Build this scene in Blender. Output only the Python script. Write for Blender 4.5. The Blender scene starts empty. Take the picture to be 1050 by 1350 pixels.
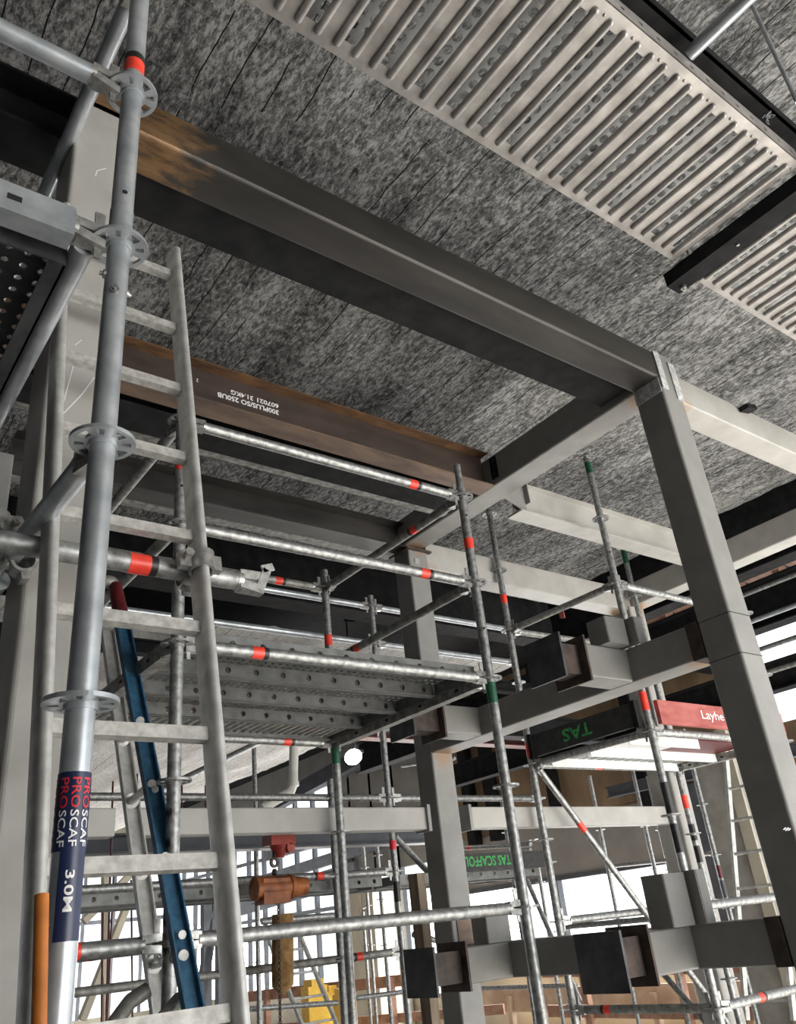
import bpy, bmesh, math, random
from mathutils import Vector, Matrix, noise
random.seed(7)
scene = bpy.context.scene
H = 1.65                      # the lens is 1.65 m above the floor; heights below are counted from the lens

# ------------------------------------------------------------------ camera
FPX = 1087.13
CR = [[0.7997098272512736, -0.5920747606340923, -0.09955737048466146],
      [0.199969697823046, 0.41902443682423846, -0.8856808913467026],
      [0.5661062728413258, 0.6883792553267508, 0.45349497095942576]]
cam_d = bpy.data.cameras.new('camera')
cam_d.sensor_fit = 'VERTICAL'
cam_d.sensor_height = 36.0
cam_d.lens = 36.0 * FPX / 1350.0
cam_d.clip_start = 0.02
cam_d.clip_end = 500
cam = bpy.data.objects.new('camera', cam_d)
scene.collection.objects.link(cam)
r, d, f_ = CR
cam.matrix_world = Matrix(((r[0], -d[0], -f_[0], 0), (r[1], -d[1], -f_[1], 0), (r[2], -d[2], -f_[2], H), (0, 0, 0, 1)))
scene.camera = cam

# ------------------------------------------------------------------ light
scene.view_settings.view_transform = 'Standard'
scene.view_settings.look = 'None'
scene.view_settings.gamma = 1.0
scene.view_settings.use_curve_mapping = False
scene.view_settings.exposure = 0.45
world = bpy.data.worlds.new('overcast_sky')
scene.world = world
world.use_nodes = True
wb = world.node_tree.nodes['Background']
wb.inputs[0].default_value = (0.93, 0.97, 1.0, 1)
wb.inputs[1].default_value = 1.25
scene.cycles.use_denoising = True
scene.cycles.max_bounces = 8
scene.cycles.diffuse_bounces = 5
scene.cycles.sample_clamp_indirect = 6

def area(name, loc, rot, sx, sy, power, col=(1, .98, .95)):
    l = bpy.data.lights.new(name, 'AREA')
    l.shape = 'RECTANGLE'; l.size = sx; l.size_y = sy; l.energy = power; l.color = col
    o = bpy.data.objects.new(name, l); scene.collection.objects.link(o)
    o.location = loc; o.rotation_euler = rot
    return o
# daylight entering by the open side of the building
area('daylight_open_side', (6.9, -7.9, 1.6), (math.radians(90), 0, 0), 8.0, 3.0, 430)
area('daylight_far_windows', (10.7, 15.0, 1.5), (0, math.radians(90), 0), 2.4, 18, 800)
added_sun_d = bpy.data.lights.new('sun', 'SUN'); added_sun_d.energy = 46.0; added_sun_d.angle = math.radians(4); added_sun_d.color = (1, .97, .92)  # sun added despite the overcast sky, to bounce light up off the floor
sun = bpy.data.objects.new('sun', added_sun_d); scene.collection.objects.link(sun)
sun.rotation_euler = Vector((.12, .92, -.42)).to_track_quat('-Z', 'Y').to_euler()

# ------------------------------------------------------------------ geometry from the lens
def ray(px, py):
    a, b = (px - 525) / FPX, (py - 675) / FPX
    return Vector([CR[0][i] * a + CR[1][i] * b + CR[2][i] for i in range(3)])
def onx(px, py, v): q = ray(px, py); return q * (v / q[0])
def ony(px, py, v): q = ray(px, py); return q * (v / q[1])
def onz(px, py, v): q = ray(px, py); return q * (v / q[2])

# ------------------------------------------------------------------ materials
def new_mat(name):
    m = bpy.data.materials.new(name); m.use_nodes = True
    nt = m.node_tree
    return m, nt, nt.nodes['Principled BSDF']
def N(nt, t, **kw):
    n = nt.nodes.new(t)
    for k, v in kw.items():
        if hasattr(n, k): setattr(n, k, v)
    return n
def coords(nt, scale=(1, 1, 1)):
    g = N(nt, 'ShaderNodeTexCoord'); mp = N(nt, 'ShaderNodeMapping')
    mp.inputs['Scale'].default_value = scale
    nt.links.new(g.outputs['Object'], mp.inputs['Vector'])
    return mp.outputs['Vector']
def noise_tex(nt, vec, scale, detail=4, rough=.55, dist=0):
    n = N(nt, 'ShaderNodeTexNoise')
    n.inputs['Scale'].default_value = scale; n.inputs['Detail'].default_value = detail
    n.inputs['Roughness'].default_value = rough; n.inputs['Distortion'].default_value = dist
    nt.links.new(vec, n.inputs['Vector'])
    return n.outputs['Fac']
def ramp(nt, fac, stops):
    n = N(nt, 'ShaderNodeValToRGB')
    e = n.color_ramp.elements
    e[0].position, e[0].color = stops[0][0], (*stops[0][1], 1)
    e[1].position, e[1].color = stops[-1][0], (*stops[-1][1], 1)
    for p, c in stops[1:-1]:
        x = e.new(p); x.color = (*c, 1)
    nt.links.new(fac, n.inputs['Fac'])
    return n.outputs['Color']
def bump(nt, b, h, strength=.2, dist=.002):
    n = N(nt, 'ShaderNodeBump'); n.inputs['Strength'].default_value = strength; n.inputs['Distance'].default_value = dist
    nt.links.new(h, n.inputs['Height']); nt.links.new(n.outputs['Normal'], b.inputs['Normal'])
def mixc(nt, fac, a, b):
    n = N(nt, 'ShaderNodeMix'); n.data_type = 'RGBA'
    for i, s in ((0, fac), (6, a), (7, b)):
        if hasattr(s, 'links'): nt.links.new(s, n.inputs[i])
        elif i == 0: n.inputs[0].default_value = s
        else: n.inputs[i].default_value = (*s, 1)
    return n.outputs[2]
def mottled(name, c0, c1, scale=20, metal=0., rough=.5, rough1=None, stretch=(1, 1, 1), bm=.15, detail=4, lo=.35, hi=.65, bd=.001, spec=.5):
    m, nt, b = new_mat(name)
    b.inputs['Specular IOR Level'].default_value = spec
    v = coords(nt, stretch)
    f = noise_tex(nt, v, scale, detail)
    nt.links.new(ramp(nt, f, [(lo, c0), (hi, c1)]), b.inputs['Base Color'])
    b.inputs['Metallic'].default_value = metal
    if rough1 is None: b.inputs['Roughness'].default_value = rough
    else:
        f2 = noise_tex(nt, v, scale * 2.3, 3)
        mr = N(nt, 'ShaderNodeMapRange'); mr.inputs[3].default_value = rough; mr.inputs[4].default_value = rough1
        nt.links.new(f2, mr.inputs[0]); nt.links.new(mr.outputs[0], b.inputs['Roughness'])
    if bm: bump(nt, b, f, bm, bd)
    return m
M = {}
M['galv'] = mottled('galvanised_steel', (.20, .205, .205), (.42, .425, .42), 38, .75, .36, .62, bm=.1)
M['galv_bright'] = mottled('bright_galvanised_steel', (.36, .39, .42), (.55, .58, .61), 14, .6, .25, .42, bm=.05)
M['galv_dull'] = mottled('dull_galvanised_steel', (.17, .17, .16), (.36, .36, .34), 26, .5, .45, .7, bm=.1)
M['alu'] = mottled('aluminium', (.44, .44, .43), (.62, .62, .60), 22, .55, .38, .6, bm=.04)
M['alu_rung'] = mottled('worn_aluminium_rung', (.40, .39, .37), (.62, .61, .58), 45, .35, .4, .7, bm=.08)
M['plank'] = mottled('deck_plank_steel', (.13, .134, .13), (.20, .204, .20), 14, .5, .45, .6, bm=.03)
M['cast'] = mottled('zinc_plated_casting', (.30, .30, .29), (.50, .50, .48), 50, .8, .3, .5, bm=.15)
M['paint'] = mottled('grey_primer_paint', (.212, .210, .203), (.26, .257, .249), 6, 0., .42, .6, bm=.03)
M['paint_light'] = mottled('pale_grey_primer_paint', (.33, .322, .30), (.40, .39, .37), 5, 0., .4, .55, bm=.03)
M['plate'] = mottled('dark_mill_scale_plate', (.035, .037, .042), (.085, .088, .095), 12, .35, .4, .6, bm=.08)
M['mill'] = mottled('black_mill_scale', (.040, .038, .036), (.075, .070, .066), 7, .5, .33, .5, stretch=(.25, 1, 1), bm=.03)
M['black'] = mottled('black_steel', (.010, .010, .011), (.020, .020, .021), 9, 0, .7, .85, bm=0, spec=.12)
M['weld'] = mottled('zinc_sprayed_weld', (.42, .43, .44), (.78, .79, .80), 40, .3, .35, .55, bm=.6)
M['brown'] = mottled('brown_mill_scale', (.050, .036, .030), (.085, .062, .052), 9, .25, .45, .6, stretch=(.3, 1, 1), bm=.05)
M['rustedge'] = mottled('orange_rust', (.055, .028, .014), (.17, .085, .035), 16, .05, .6, .8, stretch=(.4, 1, 1), bm=.2)
M['rustflange'] = mottled('streaked_rust', (.085, .055, .042), (.19, .125, .085), 9, .1, .5, .7, stretch=(.3, 1, 1), bm=.1)
M['rustplate'] = mottled('rusty_plate', (.032, .024, .021), (.085, .056, .045), 16, .1, .5, .7, bm=.1)
M['red'] = mottled('fluorescent_red_tape', (.78, .045, .025), (.92, .075, .045), 30, 0, .35, bm=.1)
M['tapeblack'] = mottled('black_tape', (.008, .008, .009), (.02, .02, .02), 30, 0, .4, bm=.1)
M['green'] = mottled('green_tape', (.008, .06, .03), (.014, .10, .05), 30, 0, .45, bm=.1)
M['bluelabel'] = mottled('navy_label', (.010, .018, .060), (.014, .025, .08), 20, 0, .35, bm=0)
M['white'] = mottled('white_print', (.80, .80, .80), (.9, .9, .9), 20, 0, .5, bm=0)
M['redprint'] = mottled('red_print', (.62, .02, .035), (.72, .03, .05), 20, 0, .5, bm=0)
M['greenprint'] = mottled('green_print', (.02, .22, .05), (.05, .42, .10), 40, 0, .6, bm=0)
M['bluefib'] = mottled('blue_fibreglass', (.012, .065, .13), (.035, .12, .21), 30, 0, .45, .6, bm=.1)
M['redcap'] = mottled('dark_red_plastic', (.07, .006, .008), (.13, .012, .014), 25, 0, .4, bm=.05)
M['orange'] = mottled('orange_paint', (.42, .13, .02), (.60, .20, .03), 14, 0, .4, .6, bm=.05)
M['hoist'] = mottled('weathered_orange_paint', (.16, .045, .015), (.42, .13, .03), 12, .1, .45, .6, bm=.1)
M['hoistred'] = mottled('oxide_red_paint', (.22, .02, .015), (.38, .045, .03), 12, .1, .4, .5, bm=.05)
M['chain'] = mottled('oily_chain', (.02, .015, .012), (.07, .05, .04), 40, .6, .4, bm=0)
M['bag'] = mottled('canvas_bag', (.22, .12, .045), (.40, .25, .10), 22, 0, .9, bm=.3)
M['redboard'] = mottled('faded_red_board', (.26, .055, .05), (.38, .115, .10), 18, 0, .75, stretch=(.3, 1, 1), bm=.2)
M['blackboard'] = mottled('black_board', (.012, .012, .013), (.03, .03, .03), 18, 0, .6, bm=.1)
M['redbrown'] = mottled('red_oxide_steel', (.07, .02, .016), (.11, .034, .026), 6, 0, .55, bm=0)
M['timber'] = mottled('terracotta_timber', (.25, .13, .085), (.40, .23, .16), 9, 0, .75, stretch=(.3, 1, 1), bm=.15)
M['prop'] = mottled('weathered_timber', (.13, .10, .07), (.30, .24, .175), 14, 0, .8, stretch=(1, 1, .15), bm=.2)
M['ply'] = mottled('brown_plywood', (.20, .135, .08), (.32, .22, .135), 3, 0, .75, stretch=(1, 1, .3), bm=0)
M['grey_wall'] = mottled('grey_wall_lining', (.26, .25, .235), (.32, .31, .29), 2, 0, .8, bm=0)
M['dkgrey'] = mottled('slate_grey_paint', (.05, .055, .065), (.08, .085, .10), 5, 0, .5, bm=0)
M['beige'] = mottled('beige_cladding', (.42, .385, .30), (.52, .48, .385), 2, 0, .7, bm=0)
M['pale_and_lit'] = mottled('pale_paint_and_lit_tread', (.60, .62, .63), (.72, .74, .75), 4, 0, .55, bm=0)  # pale paint; on the tray tread it stands in for light
M['mullion'] = mottled('grey_blue_steel', (.14, .15, .17), (.22, .235, .26), 4, .1, .5, bm=0)
M['tan'] = mottled('tan_board', (.30, .22, .15), (.44, .34, .25), 3, 0, .8, bm=0)
M['pvc'] = mottled('white_plastic_pipe', (.66, .65, .60), (.76, .75, .70), 10, 0, .35, bm=0)
M['concrete'] = mottled('concrete', (.25, .235, .21), (.38, .36, .325), 4, 0, .85, bm=.25, detail=8)
M['floor'] = mottled('pale_concrete_floor', (.46, .445, .415), (.62, .60, .565), 1.3, 0, .8, bm=.1, detail=8)
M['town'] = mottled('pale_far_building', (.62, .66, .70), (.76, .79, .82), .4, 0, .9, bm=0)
M['hole'] = mottled('dark_hole', (.006, .006, .006), (.01, .01, .01), 10, 0, .8, bm=0)
M['yellow'] = mottled('yellow_plastic', (.75, .42, .02), (.85, .55, .05), 10, 0, .5, bm=0)
M['pink'] = mottled('faded_red_barrier', (.70, .12, .13), (.85, .22, .22), 10, 0, .6, bm=0)
M['tray'] = mottled('warm_galvanised_tray', (.27, .255, .245), (.43, .41, .395), 9, .55, .34, .55, bm=.05)
m, nt, b = new_mat('work_lamp_glow')
b.inputs['Emission Color'].default_value = (1, .98, .93, 1); b.inputs['Emission Strength'].default_value = 30
M['lamp'] = m

# orange heat stains where the grey members were welded
def heat_stain(m, pts, rad):
    nt = m.node_tree; b = nt.nodes['Principled BSDF']
    src = b.inputs['Base Color'].links[0].from_socket
    g = N(nt, 'ShaderNodeNewGeometry'); nz = noise_tex(nt, g.outputs['Position'], 22, 3)
    acc = None
    for p in pts:
        dn = N(nt, 'ShaderNodeVectorMath', operation='DISTANCE'); nt.links.new(g.outputs['Position'], dn.inputs[0]); dn.inputs[1].default_value = (p[0], p[1], p[2] + H)
        if acc is None: acc = dn.outputs['Value']
        else:
            mn = N(nt, 'ShaderNodeMath', operation='MINIMUM'); nt.links.new(acc, mn.inputs[0]); nt.links.new(dn.outputs['Value'], mn.inputs[1]); acc = mn.outputs[0]
    ad = N(nt, 'ShaderNodeMath', operation='MULTIPLY_ADD'); ad.inputs[1].default_value = .10; nt.links.new(nz, ad.inputs[0]); nt.links.new(acc, ad.inputs[2])
    mr = N(nt, 'ShaderNodeMapRange'); mr.inputs[1].default_value = rad*.75; mr.inputs[2].default_value = rad*1.7; mr.inputs[3].default_value = .85; mr.inputs[4].default_value = 0
    nt.links.new(ad.outputs[0], mr.inputs[0])
    nt.links.new(mixc(nt, mr.outputs[0], src, (.33, .18, .08)), b.inputs['Base Color'])
for k_ in ('paint', 'paint_light'):
    heat_stain(M[k_], ((3.76, 2.04, 2.465), (3.65, 2.14, 2.56), (3.65, 4.30, 2.56), (3.76, 4.35, 2.39), (5.98, 4.35, 2.385), (6.2, 4.22, 2.43), (3.64, 2.20, 1.03), (3.64, 4.20, 1.03)), .10)

# the near beam: black scale with a bright ridge and a sanded orange patch near its column end
def beam_mat():
    m, nt, b = new_mat('scorched_mill_scale')
    g = N(nt, 'ShaderNodeTexCoord')
    v = coords(nt, (.25, 1, 1))
    base = ramp(nt, noise_tex(nt, v, 7, 4), [(.35, (.034, .032, .030)), (.65, (.060, .056, .052))])
    sep = N(nt, 'ShaderNodeSeparateXYZ'); nt.links.new(g.outputs['Object'], sep.inputs[0])
    fw = noise_tex(nt, coords(nt, (1, 2.5, 2.5)), 5, 5, .6, .6)
    ma = N(nt, 'ShaderNodeMath', operation='MULTIPLY_ADD'); ma.inputs[1].default_value = .55; nt.links.new(fw, ma.inputs[0]); nt.links.new(sep.outputs['X'], ma.inputs[2])
    mr = N(nt, 'ShaderNodeMapRange'); mr.inputs[1].default_value = -.95; mr.inputs[2].default_value = -.83; mr.inputs[3].default_value = 1; mr.inputs[4].default_value = 0
    nt.links.new(ma.outputs[0], mr.inputs[0])
    patch = ramp(nt, noise_tex(nt, v, 16, 5, .65), [(.36, (.05, .038, .03)), (.46, (.20, .115, .055)), (.7, (.30, .185, .095))])
    nt.links.new(mixc(nt, mr.outputs[0], base, patch), b.inputs['Base Color'])
    b.inputs['Roughness'].default_value = .42; b.inputs['Metallic'].default_value = .35
    return m
M['scorched'] = beam_mat()

# felt quilt over wire netting
def quilt_mat(name, dark, light, wires=True):
    m, nt, b = new_mat(name)
    v = coords(nt)
    big = noise_tex(nt, coords(nt, (1.6, .4, 1)), 2.6, 4)
    fib = noise_tex(nt, coords(nt, (1.5, .6, 1)), 30, 6, .78, .35)
    fine = noise_tex(nt, coords(nt, (2.2, .6, 1)), 95, 4, .75, .3)
    add = N(nt, 'ShaderNodeMath', operation='MULTIPLY_ADD'); add.inputs[1].default_value = .35
    nt.links.new(fine, add.inputs[0]); nt.links.new(fib, add.inputs[2])
    ad2 = N(nt, 'ShaderNodeMath', operation='MULTIPLY_ADD'); ad2.inputs[1].default_value = .38
    nt.links.new(big, ad2.inputs[0]); nt.links.new(add.outputs[0], ad2.inputs[2])
    col = ramp(nt, ad2.outputs[0], [(.72, dark), (.86, tuple((a * .66 + c * .34) for a, c in zip(dark, light))), (.98, light)])
    b.inputs['Roughness'].default_value = .95
    b.inputs['Specular IOR Level'].default_value = .1
    if wires:
        sep = N(nt, 'ShaderNodeSeparateXYZ'); nt.links.new(v, sep.inputs[0])
        wob = noise_tex(nt, v, 3.0, 2)
        def lines(sock, period, width, wobble, ph=0.):
            a = N(nt, 'ShaderNodeMath', operation='MULTIPLY_ADD'); a.inputs[1].default_value = wobble
            nt.links.new(wob, a.inputs[0]); nt.links.new(sock, a.inputs[2])
            d = N(nt, 'ShaderNodeMath', operation='MULTIPLY_ADD'); d.inputs[1].default_value = 1 / period; d.inputs[2].default_value = ph; nt.links.new(a.outputs[0], d.inputs[0])
            f = N(nt, 'ShaderNodeMath', operation='FRACT'); nt.links.new(d.outputs[0], f.inputs[0])
            s = N(nt, 'ShaderNodeMath', operation='SUBTRACT'); s.inputs[1].default_value = .5; nt.links.new(f.outputs[0], s.inputs[0])
            ab = N(nt, 'ShaderNodeMath', operation='ABSOLUTE'); nt.links.new(s.outputs[0], ab.inputs[0])
            l = N(nt, 'ShaderNodeMath', operation='LESS_THAN'); l.inputs[1].default_value = width / period / 2; nt.links.new(ab.outputs[0], l.inputs[0])
            return l.outputs[0]
        brk = N(nt, 'ShaderNodeMath', operation='GREATER_THAN'); brk.inputs[1].default_value = .5
        nt.links.new(noise_tex(nt, coords(nt, (1, .35, 1)), 2.7, 2), brk.inputs[0])
        ly = lines(sep.outputs['X'], .147, .006, .05)
        mm = N(nt, 'ShaderNodeMath', operation='MULTIPLY'); nt.links.new(ly, mm.inputs[0]); nt.links.new(brk.outputs[0], mm.inputs[1])
        col = mixc(nt, mm.outputs[0], col, (.012, .012, .012))
        lx = lines(sep.outputs['Y'], .305, .004, .02, .33)
        m3 = N(nt, 'ShaderNodeMath', operation='MULTIPLY'); m3.inputs[1].default_value = .55; nt.links.new(lx, m3.inputs[0])
        col = mixc(nt, m3.outputs[0], col, (.30, .29, .27))
    nt.links.new(col, b.inputs['Base Color'])
    bump(nt, b, add.outputs[0], .55, .012)
    return m
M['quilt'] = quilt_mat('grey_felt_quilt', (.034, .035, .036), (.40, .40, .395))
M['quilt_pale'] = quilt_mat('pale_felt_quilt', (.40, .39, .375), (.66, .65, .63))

# ------------------------------------------------------------------ mesh builder
class MB:
    def __init__(s): s.v = []; s.f = []; s.sm = []; s.mi = []; s.cur = 0
    def add(s, verts, faces, smooth=False):
        o = len(s.v); s.v += [Vector(v) for v in verts]
        for f in faces: s.f.append([o + i for i in f]); s.sm.append(smooth); s.mi.append(s.cur)
    def box(s, a, b):
        x0, y0, z0 = (min(a[i], b[i]) for i in range(3)); x1, y1, z1 = (max(a[i], b[i]) for i in range(3))
        s.add([(x0,y0,z0),(x1,y0,z0),(x1,y1,z0),(x0,y1,z0),(x0,y0,z1),(x1,y0,z1),(x1,y1,z1),(x0,y1,z1)],
              [(0,3,2,1),(4,5,6,7),(0,1,5,4),(1,2,6,5),(2,3,7,6),(3,0,4,7)])
    def obox(s, c, u, v, w):
        c, u, v, w = Vector(c), Vector(u), Vector(v), Vector(w)
        if u.cross(v).dot(w) < 0: w = -w
        P = [c + u*a + v*b + w*e for e in (-1,1) for b in (-1,1) for a in (-1,1)]
        s.add(P, [(0,2,3,1),(4,5,7,6),(0,1,5,4),(1,3,7,5),(3,2,6,7),(2,0,4,6)])
    def frame(s, p, q):
        z = (Vector(q) - Vector(p)).normalized()
        x = z.cross(Vector((0,0,1)))
        if x.length < 1e-3: x = Vector((1,0,0))
        x.normalize(); return x, z.cross(x).normalized(), z
    def tube(s, p, q, r, r2=None, n=16, cap=True):
        p, q = Vector(p), Vector(q); r2 = r if r2 is None else r2
        x, y, z = s.frame(p, q)
        A = [p + x*math.cos(2*math.pi*i/n)*r + y*math.sin(2*math.pi*i/n)*r for i in range(n)]
        B = [q + x*math.cos(2*math.pi*i/n)*r2 + y*math.sin(2*math.pi*i/n)*r2 for i in range(n)]
        s.add(A + B, [(i, (i+1) % n, n + (i+1) % n, n + i) for i in range(n)], True)
        if cap: s.add(A, [tuple(range(n))[::-1]]); s.add(B, [tuple(range(n))])
    def path(s, pts, r, n=10):
        for a, b in zip(pts, pts[1:]): s.tube(a, b, r, n=n)
        for a in pts[1:-1]: s.ball(a, r, 8, 6)
    def ring(s, c, axis, r0, r1, h, n=24):
        c = Vector(c); z = Vector(axis).normalized(); x, y, _ = s.frame(c, c + z)
        P = []
        for k, (rr, hh) in enumerate(((r0,-h/2),(r1,-h/2),(r1,h/2),(r0,h/2))):
            P += [c + x*math.cos(2*math.pi*i/n)*rr + y*math.sin(2*math.pi*i/n)*rr + z*hh for i in range(n)]
        for k in range(4):
            k2 = (k+1) % 4
            s.add([P[k*n+i] for i in range(n)] + [P[k2*n+i] for i in range(n)], [(i, (i+1)%n, n+(i+1)%n, n+i) for i in range(n)], k in (1, 3))
    def ball(s, c, r, n=12, m=8, sc=(1,1,1)):
        c = Vector(c); P = []
        for j in range(m+1):
            t = math.pi*j/m
            for i in range(n): P.append(c + Vector((math.sin(t)*math.cos(2*math.pi*i/n)*sc[0], math.sin(t)*math.sin(2*math.pi*i/n)*sc[1], math.cos(t)*sc[2]))*r)
        s.add(P, [(j*n+i, (j+1)*n+i, (j+1)*n+(i+1)%n, j*n+(i+1)%n) for j in range(m) for i in range(n)], True)
    def extrude(s, prof, p, q, u, v, smooth=False, cap=True):
        p, q, u, v = Vector(p), Vector(q), Vector(u), Vector(v)
        if u.cross(v).dot(q - p) < 0: prof = prof[::-1]
        n = len(prof)
        A = [p + u*a + v*b for a, b in prof]; B = [q + u*a + v*b for a, b in prof]
        s.add(A + B, [(i, (i+1)%n, n+(i+1)%n, n+i) for i in range(n)], smooth)
        if cap: s.add(A, [tuple(range(n))[::-1]]); s.add(B, [tuple(range(n))])
    def rhs(s, p, q, u, v, w, h, r=.012, cap=True):
        """rounded hollow section, w along u and h along v, drawn about the line p to q"""
        prof = []; sh = []
        for cx, cy, a0 in ((w/2-r, h/2-r, 0), (-w/2+r, h/2-r, 90), (-w/2+r, -h/2+r, 180), (w/2-r, -h/2+r, 270)):
            for k in range(5):
                a = math.radians(a0 + 22.5*k); prof.append((cx + r*math.cos(a), cy + r*math.sin(a)))
        s.extrude(prof, p, q, u, v, False, cap)
    def isec(s, p, q, u, v, w, h, tw=.0065, tf=.009):
        W, Hh, t = w/2, h/2, tw/2
        s.extrude([(-W,-Hh),(W,-Hh),(W,-Hh+tf),(t,-Hh+tf),(t,Hh-tf),(W,Hh-tf),(W,Hh),(-W,Hh),(-W,Hh-tf),(-t,Hh-tf),(-t,-Hh+tf),(-W,-Hh+tf)], p, q, u, v, False, False)
        for e, sg in ((Vector(p), 1), (Vector(q), -1)):
            for a, b, c, d in ((-W,W,-Hh,-Hh+tf), (-W,W,Hh-tf,Hh), (-t,t,-Hh+tf,Hh-tf)):
                U, V_ = Vector(u), Vector(v)
                s.add([e+U*a+V_*c, e+U*b+V_*c, e+U*b+V_*d, e+U*a+V_*d], [(0,1,2,3)])
    def holed(s, o, u, v, nu, nv, hu, hv, depth, n=10, sq=2.0, skip=None):
        """plate of nu x nv cells spanned by u and v, each pierced by an oval hole of half sizes hu, hv"""
        o, u, v = Vector(o), Vector(u), Vector(v); du, dv = u / nu, v / nv
        w = u.cross(v).normalized() * depth
        lu, lv = du.length, dv.length; eu, ev = du.normalized(), dv.normalized()
        for i in range(nu):
            for j in range(nv):
                c = o + du*(i+.5) + dv*(j+.5)
                if skip and skip(i, j):
                    P = [c-du/2-dv/2, c+du/2-dv/2, c+du/2+dv/2, c-du/2+dv/2]
                    s.add(P + [p + w for p in P], [(0,3,2,1), (4,5,6,7)]); continue
                O, I = [], []
                for k in range(n):
                    a = 2*math.pi*(k+.5)/n; ca, sa = math.cos(a), math.sin(a)
                    t = 1/max(abs(ca), abs(sa))
                    O.append(c + eu*ca*t*lu/2 + ev*sa*t*lv/2)
                    g = (abs(ca)**sq + abs(sa)**sq)**(-1/sq)
                    I.append(c + eu*ca*g*hu + ev*sa*g*hv)
                V4 = O + I + [p + w for p in O] + [p + w for p in I]
                F = []
                for k in range(n):
                    k2 = (k+1) % n
                    F += [(k, n+k, n+k2, k2), (2*n+k, 2*n+k2, 3*n+k2, 3*n+k), (n+k, 3*n+k, 3*n+k2, n+k2)]
                s.add(V4, F)
                # corners left between the outline and the cell
                for sx in (-1, 1):
                    for sy in (-1, 1):
                        cr = c + du/2*sx + dv/2*sy
                        near = sorted(range(n), key=lambda k: (O[k]-cr).length)[:2]
                        a_, b_ = O[near[0]], O[near[1]]
                        s.add([cr, a_, b_], [(0,1,2)]); s.add([cr+w, a_+w, b_+w], [(0,1,2)])
    def build(s, name, mats, parent=None, origin=None):
        if not isinstance(mats, (list, tuple)): mats = [mats]
        if parent is not None: org = base_of[parent.name]
        else:
            org = Vector(origin) if origin is not None else Vector((sum(v[0] for v in s.v)/len(s.v), sum(v[1] for v in s.v)/len(s.v), min(v[2] for v in s.v)))
        me = bpy.data.meshes.new(name)
        me.from_pydata([v - org for v in s.v], [], s.f)
        for mt in mats: me.materials.append(M[mt])
        me.polygons.foreach_set('use_smooth', s.sm); me.polygons.foreach_set('material_index', s.mi)
        me.update()
        o = bpy.data.objects.new(name, me); scene.collection.objects.link(o)
        if parent is not None: o.parent = parent; base_of[o.name] = org
        else: o.location = org + Vector((0, 0, H)); base_of[o.name] = org
        return o
base_of = {}
def thing(name, label, cat, base, group=None):
    o = bpy.data.objects.new(name, None); scene.collection.objects.link(o)
    o.empty_display_size = .05
    b_ = Vector(base); o.location = b_ + Vector((0, 0, H)); base_of[o.name] = b_
    return tag(o, label, cat, group)
def tag(o, label, cat, group=None):
    o['label'] = label; o['category'] = cat; o['kind'] = 'thing'
    if group: o['group'] = group
    return o
def struct(o): o['kind'] = 'structure'; return o
def stuff(o, label, cat): o['kind'] = 'stuff'; o['label'] = label; o['category'] = cat; return o
X, Y, Z = Vector((1,0,0)), Vector((0,1,0)), Vector((0,0,1))
FL = -H

def text_mesh(txt, width, height, extr=.0006, bold=0.0):
    """flat lettering: returns verts (x right, y up) and faces scaled to the box"""
    c = bpy.data.curves.new('lettering', 'FONT'); c.body = txt; c.size = 1; c.offset = bold; c.resolution_u = 3
    c.extrude = 0
    o = bpy.data.objects.new('lettering', c); scene.collection.objects.link(o)
    dg = bpy.context.evaluated_depsgraph_get()
    me = bpy.data.meshes.new_from_object(o.evaluated_get(dg))
    V_ = [v.co.copy() for v in me.vertices]; F = [tuple(p.vertices) for p in me.polygons]
    bpy.data.objects.remove(o); bpy.data.curves.remove(c); bpy.data.meshes.remove(me)
    x0, x1 = min(v.x for v in V_), max(v.x for v in V_); y0, y1 = min(v.y for v in V_), max(v.y for v in V_)
    V_ = [((v.x-x0)/(x1-x0)*width, (v.y-y0)/(y1-y0)*height) for v in V_]
    return V_, F
def lettering(txt, o, right, up, width, height, mat, parent, bold=0.01, name='lettering'):
    o, right, up = Vector(o), Vector(right).normalized(), Vector(up).normalized()
    V_, F = text_mesh(txt, width, height, bold=bold)
    nrm = right.cross(up) * .0012
    mb = MB(); mb.add([o + right*a + up*b_ + nrm for a, b_ in V_], F)
    return mb.build(name, mat, parent)

# ------------------------------------------------------------------ building shell
CZ = 3.30
def quilt(name, x0, x1, y0, y1, z, step, amp, mat):
    nx, ny = int((x1-x0)/step), int((y1-y0)/step)
    mb = MB(); V_ = []
    for j in range(ny+1):
        for i in range(nx+1):
            x, y = x0 + (x1-x0)*i/nx, y0 + (y1-y0)*j/ny
            wob = noise.noise(Vector((x*.9, y*.5, 3))) * .03
            sag = abs(math.sin(math.pi*(x + wob)/.147)) * .008 * amp + abs(math.sin(math.pi*(y-.05)/.305)) * .005 * amp
            fold = noise.noise(Vector((x*3.2+5, y*.6, 1))) * .035 * amp + noise.noise(Vector((x*6, y*5, 9))) * .007 * amp
            V_.append((x, y, z - sag + fold))
    mb.add(V_, [(j*(nx+1)+i, (j+1)*(nx+1)+i, (j+1)*(nx+1)+i+1, j*(nx+1)+i+1) for j in range(ny) for i in range(nx)], True)
    return mb.build(name, mat, origin=(x0, y0, z))
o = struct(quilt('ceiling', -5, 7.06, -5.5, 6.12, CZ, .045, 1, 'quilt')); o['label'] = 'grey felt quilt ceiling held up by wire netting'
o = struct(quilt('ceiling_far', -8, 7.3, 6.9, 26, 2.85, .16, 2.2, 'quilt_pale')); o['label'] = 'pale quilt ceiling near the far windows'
mb = MB(); mb.box((-8.2, -8.2, FL-.2), (11.5, 26.2, FL)); struct(mb.build('floor', 'floor'))
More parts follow.
